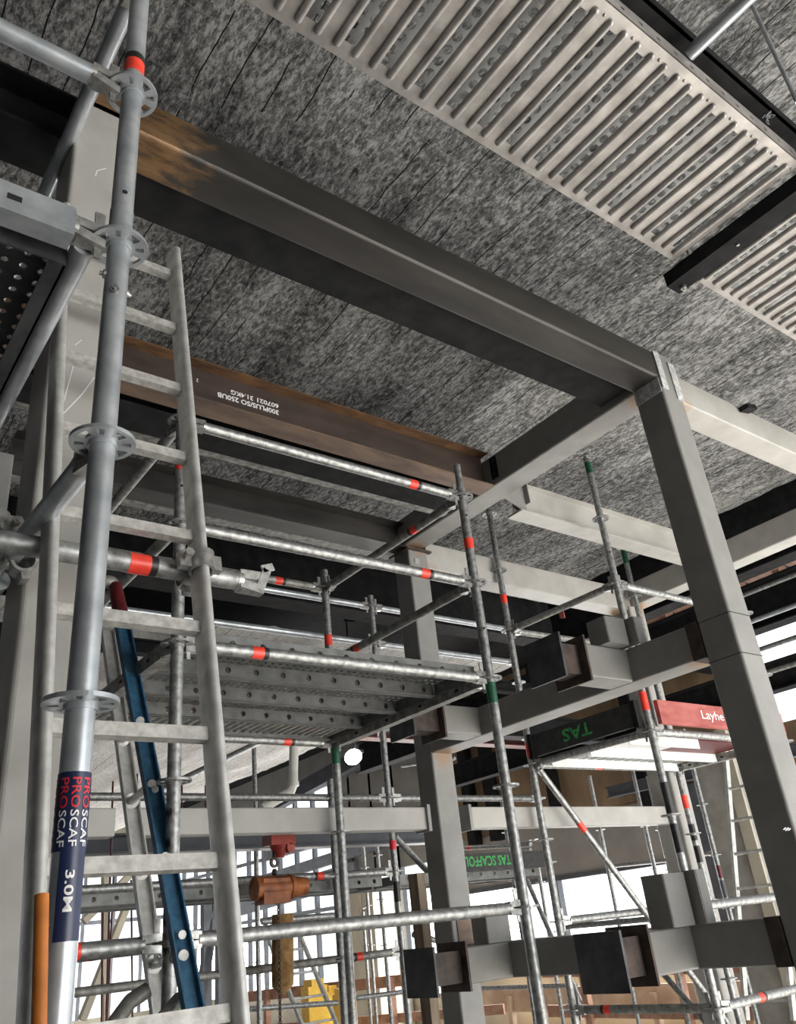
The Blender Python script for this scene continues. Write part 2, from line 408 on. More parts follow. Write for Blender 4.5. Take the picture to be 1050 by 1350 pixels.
mb = MB(); mb.box((-8.2, -8.2, 4.1), (11.5, 26.2, 4.3)); struct(mb.build('roof', 'black'))
mb = MB(); mb.box((-8.4, -8.2, FL), (-8.2, 26.2, 4.3)); struct(mb.build('wall_back', 'dkgrey'))
mb = MB(); mb.box((-8.2, -8.4, FL), (-3.0, -8.2, 4.3)); mb.box((-3.0, -8.4, FL), (2.3, -8.2, 4.3)); mb.box((2.3, -8.4, 3.3), (11.5, -8.2, 4.3)); struct(mb.build('wall_near', 'concrete'))  # unseen wall; its opening is cut to limit the added sun's floor patch

# far wall x = 11: grey lining over a window band, plywood above
WX = 11.0
mb = MB(); mb.box((WX, 6.15, .58), (WX+.12, 13.6, 1.42)); mb.box((WX, 13.6, 3.3), (WX+.12, 26.0, 4.2)); mb.box((WX, 13.6, 1.2), (WX+.12, 16.6, 3.3))
struct(mb.build('wall_far', 'grey_wall'))
mb = MB(); mb.box((WX+.02, 6.15, 1.42), (WX+.10, 13.6, 4.1)); struct(mb.build('wall_upper', 'ply'))
mb = MB(); mb.box((WX-.03, 6.15, .52), (WX+.14, 13.6, .58)); mb.box((WX-.03, 6.15, -.72), (WX+.14, 13.6, -.64)); struct(mb.build('trim_1', 'dkgrey'))
mb = MB(); mb.box((WX, 6.15, FL), (WX+.12, 13.6, -.72)); mb.box((WX, 13.6, FL), (WX+.12, 26, -1.05)); struct(mb.build('wall_sill', 'beige'))
# window frames of the far wall and the end wall
k = 0
for y in (6.2, 7.36, 10.4, 13.54):
    k += 1
    mb = MB(); mb.box((WX, y-.05, -.70), (WX+.12, y+.05, .58)); o = struct(mb.build('window_%d' % k, 'mullion'))
mb = MB(); mb.box((WX-.15, 7.25, FL), (WX+.1, 7.47, 1.5)); struct(mb.build('trim_2', 'dkgrey'))
for i in range(14):
    y = 14.6 + i*.83
    k += 1
    mb = MB(); mb.box((WX, y-.04, -1.05), (WX+.1, y+.04, 3.3)); mb.box((WX, y+.04, .62), (WX+.08, y+.79, .70)); mb.box((WX, y+.04, 2.0), (WX+.08, y+.79, 2.08))
    struct(mb.build('window_%d' % k, 'mullion'))
for i in range(22):
    x = -7.8 + i*.85
    k += 1
    mb = MB(); mb.box((x-.035, 26, -1.2), (x+.035, 26.1, 2.4)); mb.box((x+.035, 26, 1.1), (x+.815, 26.08, 1.2)); mb.box((x+.035, 26, .2), (x+.815, 26.08, .27))
    struct(mb.build('window_%d' % k, 'mullion'))
mb = MB(); mb.box((-8.2, 26.02, FL), (11.1, 26.2, -1.2)); mb.box((-8.2, 26.02, 2.4), (11.1, 26.2, 4.2)); struct(mb.build('wall_end', 'beige'))
# beige cladding pier on the far wall
mb = MB(); mb.box((10.2, 14.5, FL), (10.95, 15.8, .98)); mb.box((10.17, 14.9, FL), (10.2, 14.92, .98)); mb.box((10.17, 15.35, FL), (10.2, 15.37, .98))
tag(mb.build('cladding_pier', 'beige'), 'tall beige cladding pier between the far windows', 'pier')
# far town outside, pale
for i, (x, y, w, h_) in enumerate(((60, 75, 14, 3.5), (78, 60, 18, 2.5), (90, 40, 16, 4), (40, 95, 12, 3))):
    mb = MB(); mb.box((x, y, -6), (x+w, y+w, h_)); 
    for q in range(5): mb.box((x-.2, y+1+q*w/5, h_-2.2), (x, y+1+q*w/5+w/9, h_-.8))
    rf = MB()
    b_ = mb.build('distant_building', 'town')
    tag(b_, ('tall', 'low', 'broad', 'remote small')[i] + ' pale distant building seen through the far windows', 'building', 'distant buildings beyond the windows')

# ------------------------------------------------------------------ main steel frame
CX0, CX1 = 3.55, 3.73
def column(x0, y0, top, label, mat='paint', w=.18, bottom=FL):
    t = thing('steel_column', label, 'column', (x0+w/2, y0+w/2, bottom))
    mb = MB(); mb.rhs((x0+w/2, y0+w/2, bottom), (x0+w/2, y0+w/2, top), X, Y, w, w, .014)
    mb.build('shaft', mat, t)
    mb = MB(); mb.box((x0-.07, y0-.07, bottom), (x0+w+.07, y0+w+.07, bottom+.02)); 
    for a in (-.045, w+.045):
        for b in (-.045, w+.045): mb.tube((x0+a, y0+b, bottom+.02), (x0+a, y0+b, bottom+.05), .012, n=8)
    mb.build('base_plate', 'plate', t)
    return t
C1 = column(CX0, 1.95, 2.74, 'large grey box column with white weld marks where the scorched beam ends')
mb = MB()
mb.box((CX0-.006, 1.955, 2.47), (CX0-.001, 2.125, 2.56)); mb.box((3.552, 1.943, 2.49), (3.605, 1.949, 2.738)); mb.box((3.672, 1.943, 2.45), (3.728, 1.949, 2.70))
mb.build('sprayed_weld', 'weld', C1)
mb = MB()
mb.box((CX0-.0015, 1.953, 1.193), (CX0+.001, 2.127, 1.196)); mb.box((3.552, 1.948, 1.193), (3.728, 1.951, 1.196))
mb.box((CX0-.0015, 1.953, .993), (CX0+.001, 2.127, .996)); mb.box((3.552, 1.948, .993), (3.728, 1.951, .996))
mb.build('seam', 'hole', C1)
# chalk mark on the column
q = ony(1038, 1093, 1.948)
mb = MB()
for i in range(7):
    a = q + X*(-.02+.007*i) + Z*(.004*math.sin(i*2.1)); mb.obox(a, (.009, 0, .002), (0, .0006, 0), (.0004, 0, .0016))
mb.build('chalk_mark', 'white', C1)
C2 = column(CX0, 4.25, 2.50, 'grey box column with rusty cap plate behind the braced scaffold standard')
mb = MB(); mb.box((CX0-.025, 4.225, 2.50), (CX1+.025, 4.455, 2.515)); mb.build('cap_plate', 'rustplate', C2)
mb = MB(); mb.box((3.60, 4.244, 2.40), (3.64, 4.249, 2.44)); mb.build('weld_tag', 'alu', C2)
mb = MB(); mb.box((3.59, 4.244, -.11), (3.70, 4.249, .06)); mb.build('paint_patch', 'rustflange', C2)
C3 = column(6.05, 4.25, 2.42, 'pale grey box column standing behind the tower with the black toe board', 'paint_light', .22)
C0 = column(.43, 1.95, 2.60, 'large pale grey column behind the near standard and ladder', 'paint_light', .18)
for a, b in (((100, 470), (92, 500)), ((92, 500), (84, 530)), ((125, 497), (108, 520)), ((108, 520), (82, 547)), ((99, 455), (108, 448)), ((128, 225), (140, 222)), ((128, 225), (126, 232))):
    p, s_ = ony(*a, 1.9492), ony(*b, 1.9492)
    dirn = (s_ - p); perp = dirn.cross(Y).normalized()*.0016
    mb = MB(); mb.add([p-perp, s_-perp, s_+perp, p+perp], [(0,1,2,3)]); mb.build('chalk_scratch', 'pale_and_lit', C0)
column(.64, 4.25, 2.55, 'grey column farther back beside the pale near column', 'paint')

# scorched box beam from the pale column to the large column
t = thing('steel_beam', 'scorched black box beam with an orange sanded patch, running to the large column', 'beam', (2.0, 2.04, 2.56))
mb = MB(); mb.rhs((.46, 2.04, 2.65), (3.55, 2.04, 2.65), Y, Z, .18, .18, .016); mb.build('box_section', 'scorched', t)
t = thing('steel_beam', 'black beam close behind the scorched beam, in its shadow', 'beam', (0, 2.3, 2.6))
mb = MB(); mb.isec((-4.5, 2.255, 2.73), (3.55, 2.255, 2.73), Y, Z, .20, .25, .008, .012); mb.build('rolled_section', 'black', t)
# stamped universal beam
B2 = thing('steel_beam', 'brown universal beam with white stencilled writing on its web', 'beam', (2, 3.373, 2.56))
mb = MB(); mb.box((.3, 3.3705, 2.569), (3.545, 3.3765, 2.803)); mb.build('web', 'brown', B2)
mb = MB(); mb.box((.3, 3.30, 2.803), (3.545, 3.446, 2.812)); mb.build('upper_flange', 'rustedge', B2)
mb = MB(); mb.box((.3, 3.30, 2.560), (3.56, 3.446, 2.569)); mb.build('lower_flange', 'rustflange', B2)
lettering('300PLUS/SO 250UB', (1.985, 3.3700, 2.690), -X, -Z, .375, .032, 'white', B2, .022, 'stencil')
lettering('607021', (1.985, 3.3700, 2.732), -X, -Z, .135, .030, 'white', B2, .022, 'stencil')
lettering('31.4KG', (1.825, 3.3700, 2.732), -X, -Z, .135, .030, 'white', B2, .022, 'stencil')
lettering('2', (1.50, 3.3700, 2.735), -X, -Z, .012, .022, 'white', B2, .012, 'stencil')
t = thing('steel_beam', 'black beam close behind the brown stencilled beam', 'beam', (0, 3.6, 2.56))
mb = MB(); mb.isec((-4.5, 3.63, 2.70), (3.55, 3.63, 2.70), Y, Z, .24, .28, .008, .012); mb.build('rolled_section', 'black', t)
mb = MB(); mb.box((-4.5, 3.76, 2.57), (3.55, 3.83, 2.58)); mb.box((-4.5, 3.825, 2.57), (3.55, 3.83, 2.64)); mb.build('edge_angle', 'galv_dull', t)
t = thing('steel_beam', 'dark beam running level to the rusty cap plate column', 'beam', (2, 4.3, 2.53))
mb = MB(); mb.isec((.82, 4.35, 2.63), (3.55, 4.35, 2.63), Y, Z, .16, .20, .008, .012); mb.build('rolled_section', 'mill', t)
mb = MB(); mb.box((.3, 4.44, 2.53), (3.55, 4.52, 2.545)); mb.build('edge_strip', 'galv_dull', t)
# transverse beam between the two columns
t = thing('steel_beam', 'grey beam between the large column and the rusty cap plate column', 'beam', (3.64, 3.2, 2.56))
mb = MB(); mb.rhs((3.65, 2.13, 2.67), (3.65, 4.45, 2.67), X, Z, .19, .22, .012); mb.build('box_section', 'paint', t)
mb = MB(); mb.box((3.548, 3.24, 2.60), (3.554, 3.30, 2.76)); 
for z in (2.64, 2.69, 2.73): mb.tube((3.535, 3.275, z), (3.55, 3.275, z), .011, n=6)
mb.build('cleat', 'black', t)
# beams going on past the frame
def pbeam(label, y0, y1, z0, z1, x0, x1, mat='paint_light', parts=None):
    t = thing('steel_beam', label, 'beam', (x0, (y0+y1)/2, z0))
    mb = MB(); mb.rhs((x0, (y0+y1)/2, (z0+z1)/2), (x1, (y0+y1)/2, (z0+z1)/2), Y, Z, y1-y0, z1-z0, .010); mb.build('box_section', mat, t)
    return t
t = pbeam('pale beam running from the large column with a black bracket on its side', 1.965, 2.125, 2.465, 2.65, 3.73, 6.10)
mb = MB(); p = ony(980, 540, 1.96); mb.obox(p + Vector((0, -.03, -.01)), (.055, 0, .012), (0, .03, 0), (-.004, 0, .014)); mb.build('bracket', 'black', t)
# channel beam with cleat plates
t = thing('steel_beam', 'pale channel beam with triangular cleat plates behind the large column', 'beam', (4, 3.4, 2.48))
mb = MB(); mb.box((3.86, 3.44, 2.49), (6.1, 3.448, 2.735)); mb.box((3.86, 3.37, 2.48), (6.1, 3.51, 2.492)); mb.box((3.86, 3.405, 2.725), (6.1, 3.45, 2.737)); mb.build('channel', 'paint_light', t)
mb = MB()
mb.add([(3.75, 3.40, 2.56), (3.75, 3.405, 2.56), (3.95, 3.40, 2.49), (3.95, 3.405, 2.49), (3.95, 3.40, 2.72), (3.95, 3.405, 2.72), (3.75, 3.40, 2.72), (3.75, 3.405, 2.72)],
       [(0,2,4,6), (1,7,5,3), (0,1,3,2), (2,3,5,4), (4,5,7,6)])
mb.box((3.95, 3.36, 2.56), (3.958, 3.44, 2.72))
mb.build('cleat_plate', 'paint', t)
pbeam('pale beam from the rusty cap plate column to the rear tower column', 4.26, 4.44, 2.385, 2.60, 3.73, 6.10)
t = thing('steel_beam', 'grey beam crossing behind the large column toward the dark roof edge', 'beam', (6.2, 3, 2.43))
mb = MB(); mb.rhs((6.2, .2, 2.53), (6.2, 4.45, 2.53), X, Z, .18, .21, .012); mb.build('box_section', 'paint_light', t)
# lower rails K1 and K2 with stub ends
def krail(z0, z1, label, xs, bp):
    zc = (z0+z1)/2
    t = thing('steel_beam', label, 'beam', (3.64, 3.2, z0))
    mb = MB(); mb.rhs((3.64, 2.135, zc), (3.64, 4.25, zc), X, Z, .18, z1-z0, .010); mb.build('box_section', 'paint', t)
    mb = MB(); mb.box((3.545, 2.131, z0-.005), (3.735, 2.20, z1+.004)); mb.build('rusty_joint', 'rustplate', t)
    for yn, xe, xp in xs:
        s_ = MB(); s_.rhs((xe, yn+.08, zc), (3.55, yn+.08, zc), Y, Z, .16, z1-z0-.004, .010)
        st = s_.build('stub_arm', 'paint', t)
        f1 = MB(); f1.box((xe-.014, yn-.03, z0-.028), (xe, yn+.20, z1+.028)); f1.build('flange_plate', 'rustplate', st)
        f2 = MB(); f2.box((xp+.014, yn+.02, zc-.075), (xe-.014, yn+.15, zc+.075)); f2.build('spacer_box', 'rustplate', st)
        f3 = MB(); f3.box((xp, yn-bp[0], z0-.025), (xp+.014, yn+bp[1], z1+.02)); f3.build('end_plate', 'plate', st)
    return t
k1 = krail(1.030, 1.205, 'grey rail beam with two capped stub arms, passing above the toe boards', ((2.573, 3.20, 3.0), (3.755, 3.25, 3.0)), (.035, .20))
k2 = krail(-.272, -.095, 'grey rail beam with two capped stub arms, at the level of the far windows', ((2.577, 3.22, 2.94), (3.775, 3.22, 2.93)), (.10, .15))
def upstand(z0, z1, label, zt):
    t = thing('stub_post', label, 'post', (3.45, 2.56, z0))
    mb = MB(); mb.rhs((3.43, 2.575, z0), (3.43, 2.575, zt), X, Y, .16, .13, .010); mb.build('shaft', 'paint', t)
    mb = MB(); mb.box((3.53, 2.47, z0), (3.542, 2.64, zt+.005)); mb.box((3.538, 2.468, z0), (3.60, 2.475, zt+.005)); mb.build('side_plate', 'paint', t)
upstand(1.205, 1.205, 'short grey post on the upper stub arm beside the scaffold tower', 1.345)
upstand(-.095, 0, 'short grey post on the lower stub arm in front of the far windows', .122)
mb = MB(); mb.rhs((3.50, 3.85, -.095), (3.50, 3.85, .09), X, Y, .18, .13, .010); tag(mb.build('stub_post', 'paint'), 'short grey post under the green lettered board', 'post')
# mid-level horizontal beams by the far columns
def mbeam(label, x0, x1, yc=4.34, z0=.565, z1=.70, cl=()):
    t = thing('steel_beam', label, 'beam', (x0, yc, z0))
    mb = MB(); mb.rhs((x0, yc, (z0+z1)/2), (x1, yc, (z0+z1)/2), Y, Z, .10, z1-z0, .008); mb.build('box_section', 'paint_light', t)
    for a in cl:
        mb = MB(); mb.box((a-.012, yc-.07, z0-.012), (a+.012, yc+.07, z1+.012)); mb.build('cleat', 'paint', t)
mbeam('stained grey beam spanning behind the ladder to the rusty cap plate column', 1.62, 3.50, cl=(3.49,))
mbeam('speckled grey beam end behind the label on the near standard', .82, 1.50)
mbeam('clean grey beam behind the tower standards under the black toe board', 3.83, 6.1, cl=(3.84,))

# ------------------------------------------------------------------ dark roof structure beyond the quilt
def bbeam(label, p, q, w, h_, mat='black', name='roof_girder'):
    t = thing(name, label, 'girder', p)
    mb = MB(); x, y, z = mb.frame(p, q)
    mb.isec(p, q, x, y if y.z > 0 else -y, w, h_, .01, .018); mb.build('rolled_section', mat, t)
    return t
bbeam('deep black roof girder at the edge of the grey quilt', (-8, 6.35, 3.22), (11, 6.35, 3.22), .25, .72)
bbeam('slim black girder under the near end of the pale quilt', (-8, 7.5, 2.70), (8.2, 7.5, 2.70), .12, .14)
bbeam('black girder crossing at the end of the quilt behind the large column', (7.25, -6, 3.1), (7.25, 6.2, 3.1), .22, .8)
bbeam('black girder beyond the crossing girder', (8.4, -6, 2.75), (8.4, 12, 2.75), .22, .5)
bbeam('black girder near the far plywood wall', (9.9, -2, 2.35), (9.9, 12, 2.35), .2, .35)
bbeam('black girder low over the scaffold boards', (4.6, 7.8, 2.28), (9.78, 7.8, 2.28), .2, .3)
for i in range(6):
    x = -6.5 + i*2.9
    bbeam('%s short black joist between the roof girders' % ('first', 'second', 'third', 'fourth', 'fifth', 'sixth')[i], (x, 6.48, 3.35), (x, 7.3, 3.35), .12, .3, name='roof_joist')['group'] = 'short joists between the roof girders'
bbeam('dark red steel girder beneath the pale quilt', (-1.5, 9.0, 2.5), (9.6, 9.0, 2.5), .2, .35, 'redbrown')
bbeam('dark beam over the hoist behind the stained beam', (1.5, 7.5, .92), (6.5, 7.5, .92), .2, .16, 'dkgrey')

# ------------------------------------------------------------------ scaffold parts
R_ = .02415
def rosette(mb, c, r=.061):
    n = 48; rad = (.027, .034, .052, r)
    c = Vector(c)
    def P(rr, i, z): a = 2*math.pi*i/n; return c + Vector((rr*math.cos(a), rr*math.sin(a), z))
    hole = lambda i: (i % 6) in (1, 2, 3, 4) if (i // 6) % 2 == 0 else (i % 6) in (2, 3)
    for b_ in range(3):
        for i in range(n):
            if b_ == 1 and hole(i): 
                # hole walls
                continue
            a0, a1 = rad[b_], rad[b_+1]
            mb.add([P(a0,i,-.004),P(a1,i,-.004),P(a1,i+1,-.004),P(a0,i+1,-.004),P(a0,i,.004),P(a1,i,.004),P(a1,i+1,.004),P(a0,i+1,.004)],
                   [(0,3,2,1),(4,5,6,7)] + ([(1,2,6,5)] if b_ == 2 or (b_ == 0 and hole(i)) else []) + ([(0,4,7,3)] if b_ == 2 and hole(i) else [])
                   + ([(0,1,5,4)] if b_ == 1 and hole((i-1) % n) else []) + ([(2,3,7,6)] if b_ == 1 and hole((i+1) % n) else []))
def tape(parent, p, q, r, mat='red', name='tape_band', dark=False):
    mb = MB(); mb.tube(p, q, r+.0008, n=20, cap=False)
    o = mb.build(name, mat, parent)
    if dark:
        d_ = (Vector(q)-Vector(p)).normalized(); mb = MB(); mb.tube(Vector(q), Vector(q)+d_*.02, r+.0012, n=20, cap=False); mb.build('printed_band', 'tapeblack', parent)
    return o
def standard(x, y, z0, z1, label, ros, tapes=(), spig=None, mat='galv', group=None, lean=(0,0), n=20, ztop=None, holes=()):
    t = thing('scaffold_standard', label, 'scaffold post', (x, y, z0), group)
    ref = ros[0] if ros else z1
    at = lambda z: Vector((x + lean[0]*(z-ref), y + lean[1]*(z-ref), z))
    mb = MB(); mb.tube(at(z0), at(z1), R_, n=n)
    mb.build('tube', mat, t)
    if spig:
        mb = MB(); mb.tube(at(z1), at(z1+spig), R_*.78, n=n); mb.build('spigot', mat, t)
    for z in ros:
        mb = MB(); rosette(mb, at(z)); mb.ring(at(z-.009), Z, R_-.001, R_+.003, .01)
        mb.build('rosette', 'galv' if mat != 'galv_bright' else 'galv_bright', t)
    for za, zb, m_ in tapes: tape(t, at(za), at(zb), R_, m_)
    for z, a in holes:
        mb = MB(); c = at(z); dr = Vector((math.cos(a), math.sin(a), 0)); mb.tube(c + dr*(R_-.004), c + dr*(R_+.0006), .006, n=12); mb.build('drilled_hole', 'hole', t)
    return t
def head(mb, post, d_, r=R_):
    """wedge head between the post and the tube, d_ points from the post along the tube"""
    post, d_ = Vector(post), Vector(d_).normalized(); s_ = d_.cross(Z).normalized()
    mb.obox(post + d_*.062 + Z*.016, d_*.030, s_*.011, Z*.010)
    mb.obox(post + d_*.062 - Z*.016, d_*.030, s_*.011, Z*.010)
    for k, sg in ((0, 1), (1, -1)):
        a = post + d_*.032; b_ = post + d_*.10
        P = [a - s_*.012 + Z*.03*sg, a + s_*.012 + Z*.03*sg, b_ + s_*.021 + Z*.024*sg, b_ - s_*.021 + Z*.024*sg, a - s_*.012 + Z*.007*sg, a + s_*.012 + Z*.007*sg, b_ + s_*.021, b_ - s_*.021]
        mb.add(P, [(0,1,2,3),(4,7,6,5),(0,4,5,1),(1,5,6,2),(2,6,7,3),(3,7,4,0)])
    mb.ring(post + d_*.098, d_, .006, r+.001, .014, 16)
def wedge(mb, post, d_):
    post, d_ = Vector(post), Vector(d_).normalized(); s_ = d_.cross(Z).normalized()
    c = post + d_*.045
    P = []
    for sg in (-1, 1):
        for a, z in ((-.011, .075), (.011, .075), (.007, -.055), (-.006, -.055)): P.append(c + d_*a + s_*.003*sg + Z*z)
    mb.add(P, [(0,1,2,3),(7,6,5,4),(0,4,5,1),(1,5,6,2),(2,6,7,3),(3,7,4,0)])
def ledger(a, b, label, tapes=(), mat='galv', group=None, heads=(1, 1), r=R_, detail=True, cat='scaffold tube'):
    a, b = Vector(a), Vector(b); d_ = (b-a).normalized()
    t = thing('scaffold_ledger', label, cat, (a+b)/2 if False else a, group)
    pa = a + d_*(.10 if heads[0] else 0); pb = b - d_*(.10 if heads[1] else 0)
    mb = MB(); mb.tube(pa, pb, r, n=20); mb.build('tube', mat, t)
    for on, p, dd in ((heads[0], a, d_), (heads[1], b, -d_)):
        if on:
            mb = MB(); head(mb, p, dd, r); h_ = mb.build('wedge_head', 'cast', t)
            mb = MB(); wedge(mb, p, dd); mb.build('wedge', 'cast', h_)
    L = (b-a).length
    for f0, ln, *mm in tapes:
        c = a + (b-a)*f0; tape(t, c - d_*ln/2, c + d_*ln/2, r, mm[0] if mm else 'red', dark=(not mm and detail))
    return t
def utransom(a, b, label, mat='galv', w=.05, h_=.055):
    """deck-carrying U section transom"""
    a, b = Vector(a), Vector(b); d_ = (b-a).normalized(); s_ = d_.cross(Z).normalized()
    t = thing('deck_transom', label, 'scaffold transom', a)
    pa, pb = a + d_*.10, b - d_*.10
    mb = MB(); th = .004
    mb.extrude([(-w/2,-h_/2),(w/2,-h_/2),(w/2,h_/2),(w/2-th,h_/2),(w/2-th,-h_/2+th),(-w/2+th,-h_/2+th),(-w/2+th,h_/2),(-w/2,h_/2)], pa, pb, s_, Z)
    mb.build('channel', mat, t)
    for p, dd in ((a, d_), (b, -d_)):
        mb = MB(); head(mb, p, dd); h2 = mb.build('wedge_head', 'cast', t)
        mb = MB(); wedge(mb, p, dd); mb.build('wedge', 'cast', h2)
    mb = MB()
    L = (pb-pa).length
    k = 0
    while .12 + k*.3 < L:
        c = pa + d_*(.12 + k*.3)
        for sg in (-1, 1): mb.obox(c + s_*sg*(w/2+.0006), d_*.014, s_*.0006, Z*.007)
        k += 1
    mb.build('slot', 'hole', t)
    return t
def coupler(c, d1, d2, label, cat='coupler'):
    """swivel coupler: two hinged rings back to back with bolts"""
    c, d1, d2 = Vector(c), Vector(d1).normalized(), Vector(d2).normalized()
    nrm = d1.cross(d2).normalized()
    t = thing('swivel_coupler', label, cat, c)
    for sg, dd in ((-1, d1), (1, d2)):
        cc = c + nrm*sg*.034; s_ = dd.cross(nrm).normalized()
        mb = MB(); mb.ring(cc, dd, R_+.0005, R_+.008, .05, 20)
        mb.obox(cc + s_*(R_+.02), s_*.014, nrm*.011, dd*.022); mb.obox(cc - s_*(R_+.014), s_*.010, nrm*.010, dd*.02)
        mb.build('clamp_ring', 'cast', t)
        mb = MB(); mb.tube(cc + s_*(R_+.02) - nrm*.035, cc + s_*(R_+.02) + nrm*.04, .006, n=8)
        mb.tube(cc + s_*(R_+.02) + nrm*.024*sg, cc + s_*(R_+.02) + nrm*.038*sg, .012, n=6)
        mb.build('bolt', 'cast', t)
    mb = MB(); mb.tube(c - nrm*.012, c + nrm*.012, .016, n=12); mb.build('pivot', 'cast', t)
    return t

# ------------------------------------------------------------------ near standard with label
P1 = (.4179, 1.3499)
lean1 = (.0046, -.01124)
S1 = standard(P1[0], P1[1], FL, 2.6, 'bright near scaffold standard wearing a navy and red label', [1.887, 1.387, .887, .387, -.113, -.613], lean=lean1, mat='galv_bright', n=32,
    tapes=((1.955, 2.00, 'red'), (2.00, 2.022, 'tapeblack')), holes=((1.53, -1.75),))
at1 = lambda z: Vector((P1[0] + lean1[0]*(z-1.887), P1[1] + lean1[1]*(z-1.887), z))
mb = MB(); mb.tube(at1(1.49), at1(1.42), R_+.0012, n=32); mb.build('spigot_collar', 'galv_bright', S1)
for dx, dy, z in ((-.4, -1, 1.245), (-1, .1, 1.30), (1, .2, 1.27)):
    mb = MB(); dr = Vector((dx, dy, 0)).normalized(); c = at1(z)
    mb.tube(c + dr*(R_-.002), c + dr*(R_+.004), .010, n=6); mb.tube(c + dr*(R_+.004), c + dr*(R_+.011), .005, n=8)
    mb.build('bolt', 'cast', S1)
zl0, zl1 = None, None
def z_on_post(px, py):
    q = ray(px, py); # nearest z on the near post
    best = min((abs((Vector((q.x, q.y)) * (z/q.z) - at1(z).xy).length), z) for z in [-.6 + .002*i for i in range(1400)] if abs(q.z) > 1e-6 and z/q.z > 0)
    return best[1]
zl1 = z_on_post(100, 1020); zl0 = z_on_post(85, 1243)
LR = R_ + .0009
LAB_A = math.atan2(-1.35, -.30)      # the way the label faces
def cyl_patch(a0, a1, z0, z1, rr, mat, name='label_sheet'):
    n = 24; mb = MB(); V_ = []
    for z in (z0, z1):
        for i in range(n+1):
            a = a0 + (a1-a0)*i/n; V_.append(at1(z) + Vector((math.cos(a)*rr, math.sin(a)*rr, 0)))
    mb.add(V_, [(i, i+1, n+1+i+1, n+1+i) for i in range(n)], True)
    return mb.build(name, mat, S1)
cyl_patch(0, 2*math.pi, zl1-.115, zl1, LR, 'bluelabel')
cyl_patch(LAB_A-.55, LAB_A+1.2, zl0, zl1-.115, LR, 'bluelabel')
def wrap_text(txt, a_c, ztop, length, h_, mat, rr=LR+.0006, bold=.01):
    """lettering reading downward round the post"""
    V_, F = text_mesh(txt, length, h_, bold=bold)
    bm = bmesh.new()
    vs = [bm.verts.new((a, b, 0)) for a, b in V_]
    for f in F:
        try: bm.faces.new([vs[i] for i in f])
        except ValueError: pass
    for i in range(1, 10):
        bmesh.ops.bisect_plane(bm, geom=bm.verts[:]+bm.edges[:]+bm.faces[:], plane_co=(0, h_*i/10, 0), plane_no=(0, 1, 0))
    bm.verts.index_update()
    mb = MB()
    W = []
    for v in bm.verts:
        a = a_c + (v.co.y - h_/2)/rr; z = ztop - v.co.x
        W.append(at1(z) + Vector((math.cos(a)*rr, math.sin(a)*rr, 0)))
    mb.add(W, [tuple(v.index for v in f.verts) for f in bm.faces]); bm.free()
    mb.build('lettering', mat, S1)
for k_, da in enumerate((-.62, .10, .80, 1.6, 2.4, 3.2, 4.0, 4.8)):
    wrap_text('PRO', LAB_A + da, zl1-.009, .045, .0135, 'redprint')
    wrap_text('SCAF', LAB_A + da, zl1-.057, .052, .0125, 'white')
wrap_text('3.0M', LAB_A + .12, zl0 + (zl1-zl0)*.40, .056, .0135, 'white', bold=.02)

# near tubes fixed to it
lz = (1.887, 1.387, .887)
ledger(at1(1.887), (-1.6, 1.35, 1.887), 'shiny tube fixed to the upper rosette of the labelled standard', mat='galv_bright', heads=(1, 0))
t = utransom(at1(1.387), (-1.6, 1.37, 1.387), 'box section deck bearer fixed to the labelled standard', mat='galv_bright', w=.05, h_=.075)
ledger(at1(2.387), (.41, 3.9, 2.387), 'bright tube running back past the pale column near the quilt', mat='galv_bright', heads=(1, 0))
ledger((.348, 1.375, 1.372), (.345, 3.6, 1.372), 'bright tube along the edge of the dark perforated deck', mat='galv_bright', heads=(0, 0))
ledger(at1(.887), (.39, 2.05, .887), 'ringed bright tube slanting back from the labelled standard', mat='galv_bright', heads=(1, 0))
ledger((.385, 1.98, .84), (.34, 3.2, .84), 'bright tube clamped on behind the ringed tube', mat='galv_bright', heads=(0, 0))
coupler((.385, 1.93, .865), (0, 1, 0), (.02, 1, -.1), 'hinged clamp joining the two bright tubes beside the pale column')
coupler((.335, 1.90, .93), (1, 0, 0), (0, 0, 1), 'grey clamp behind the ringed tube, bolted to the hidden post')
# perforated deck over the near corner, seen from below
t = thing('steel_deck_plank', 'dark perforated steel plank seen from below beside the labelled standard', 'plank', (.2, 2, 1.36))
mb = MB(); mb.holed((-1.4, 1.42, 1.40), (1.72, 0, 0), (0, 1.9, 0), 44, 44, .0085, .0105, .004, n=8); mb.build('perforated_sheet', 'plate', t)
mb = MB(); mb.box((.32, 1.42, 1.34), (.325, 3.3, 1.405)); mb.box((.29, 1.42, 1.34), (.325, 3.3, 1.345)); mb.box((-1.4, 1.415, 1.34), (.325, 1.42, 1.405)); mb.build('edge_flange', 'plate', t)

# tape tube with loose wedge head, clamped to the ladder
tt = ledger((-.6, 1.74, .828), (.895, 1.74, .828), 'tube with fluorescent tape crossing behind the ladder, ending in an open wedge head', mat='galv', heads=(0, 0))
mb = MB(); head(mb, Vector((.985, 1.74, .828)), -X); hd_ = mb.build('wedge_head', 'cast', tt)
mb = MB(); mb.obox((.952, 1.728, .836), (.012, 0, .030), (0, .003, 0), (.010, 0, -.006)); mb.obox((.966, 1.728, .872), (.016, 0, .006), (0, .003, 0), (.004, 0, -.009)); mb.build('wedge', 'cast', hd_)
tape(tt, (.605, 1.74, .828), (.655, 1.74, .828), R_, 'red'); tape(tt, (.655, 1.74, .828), (.672, 1.74, .828), R_, 'tapeblack', 'printed_band')
coupler((.765, 1.722, .828), (0, .184, .983), (1, 0, 0), 'hinged clamp holding the taped tube to the ladder stile')

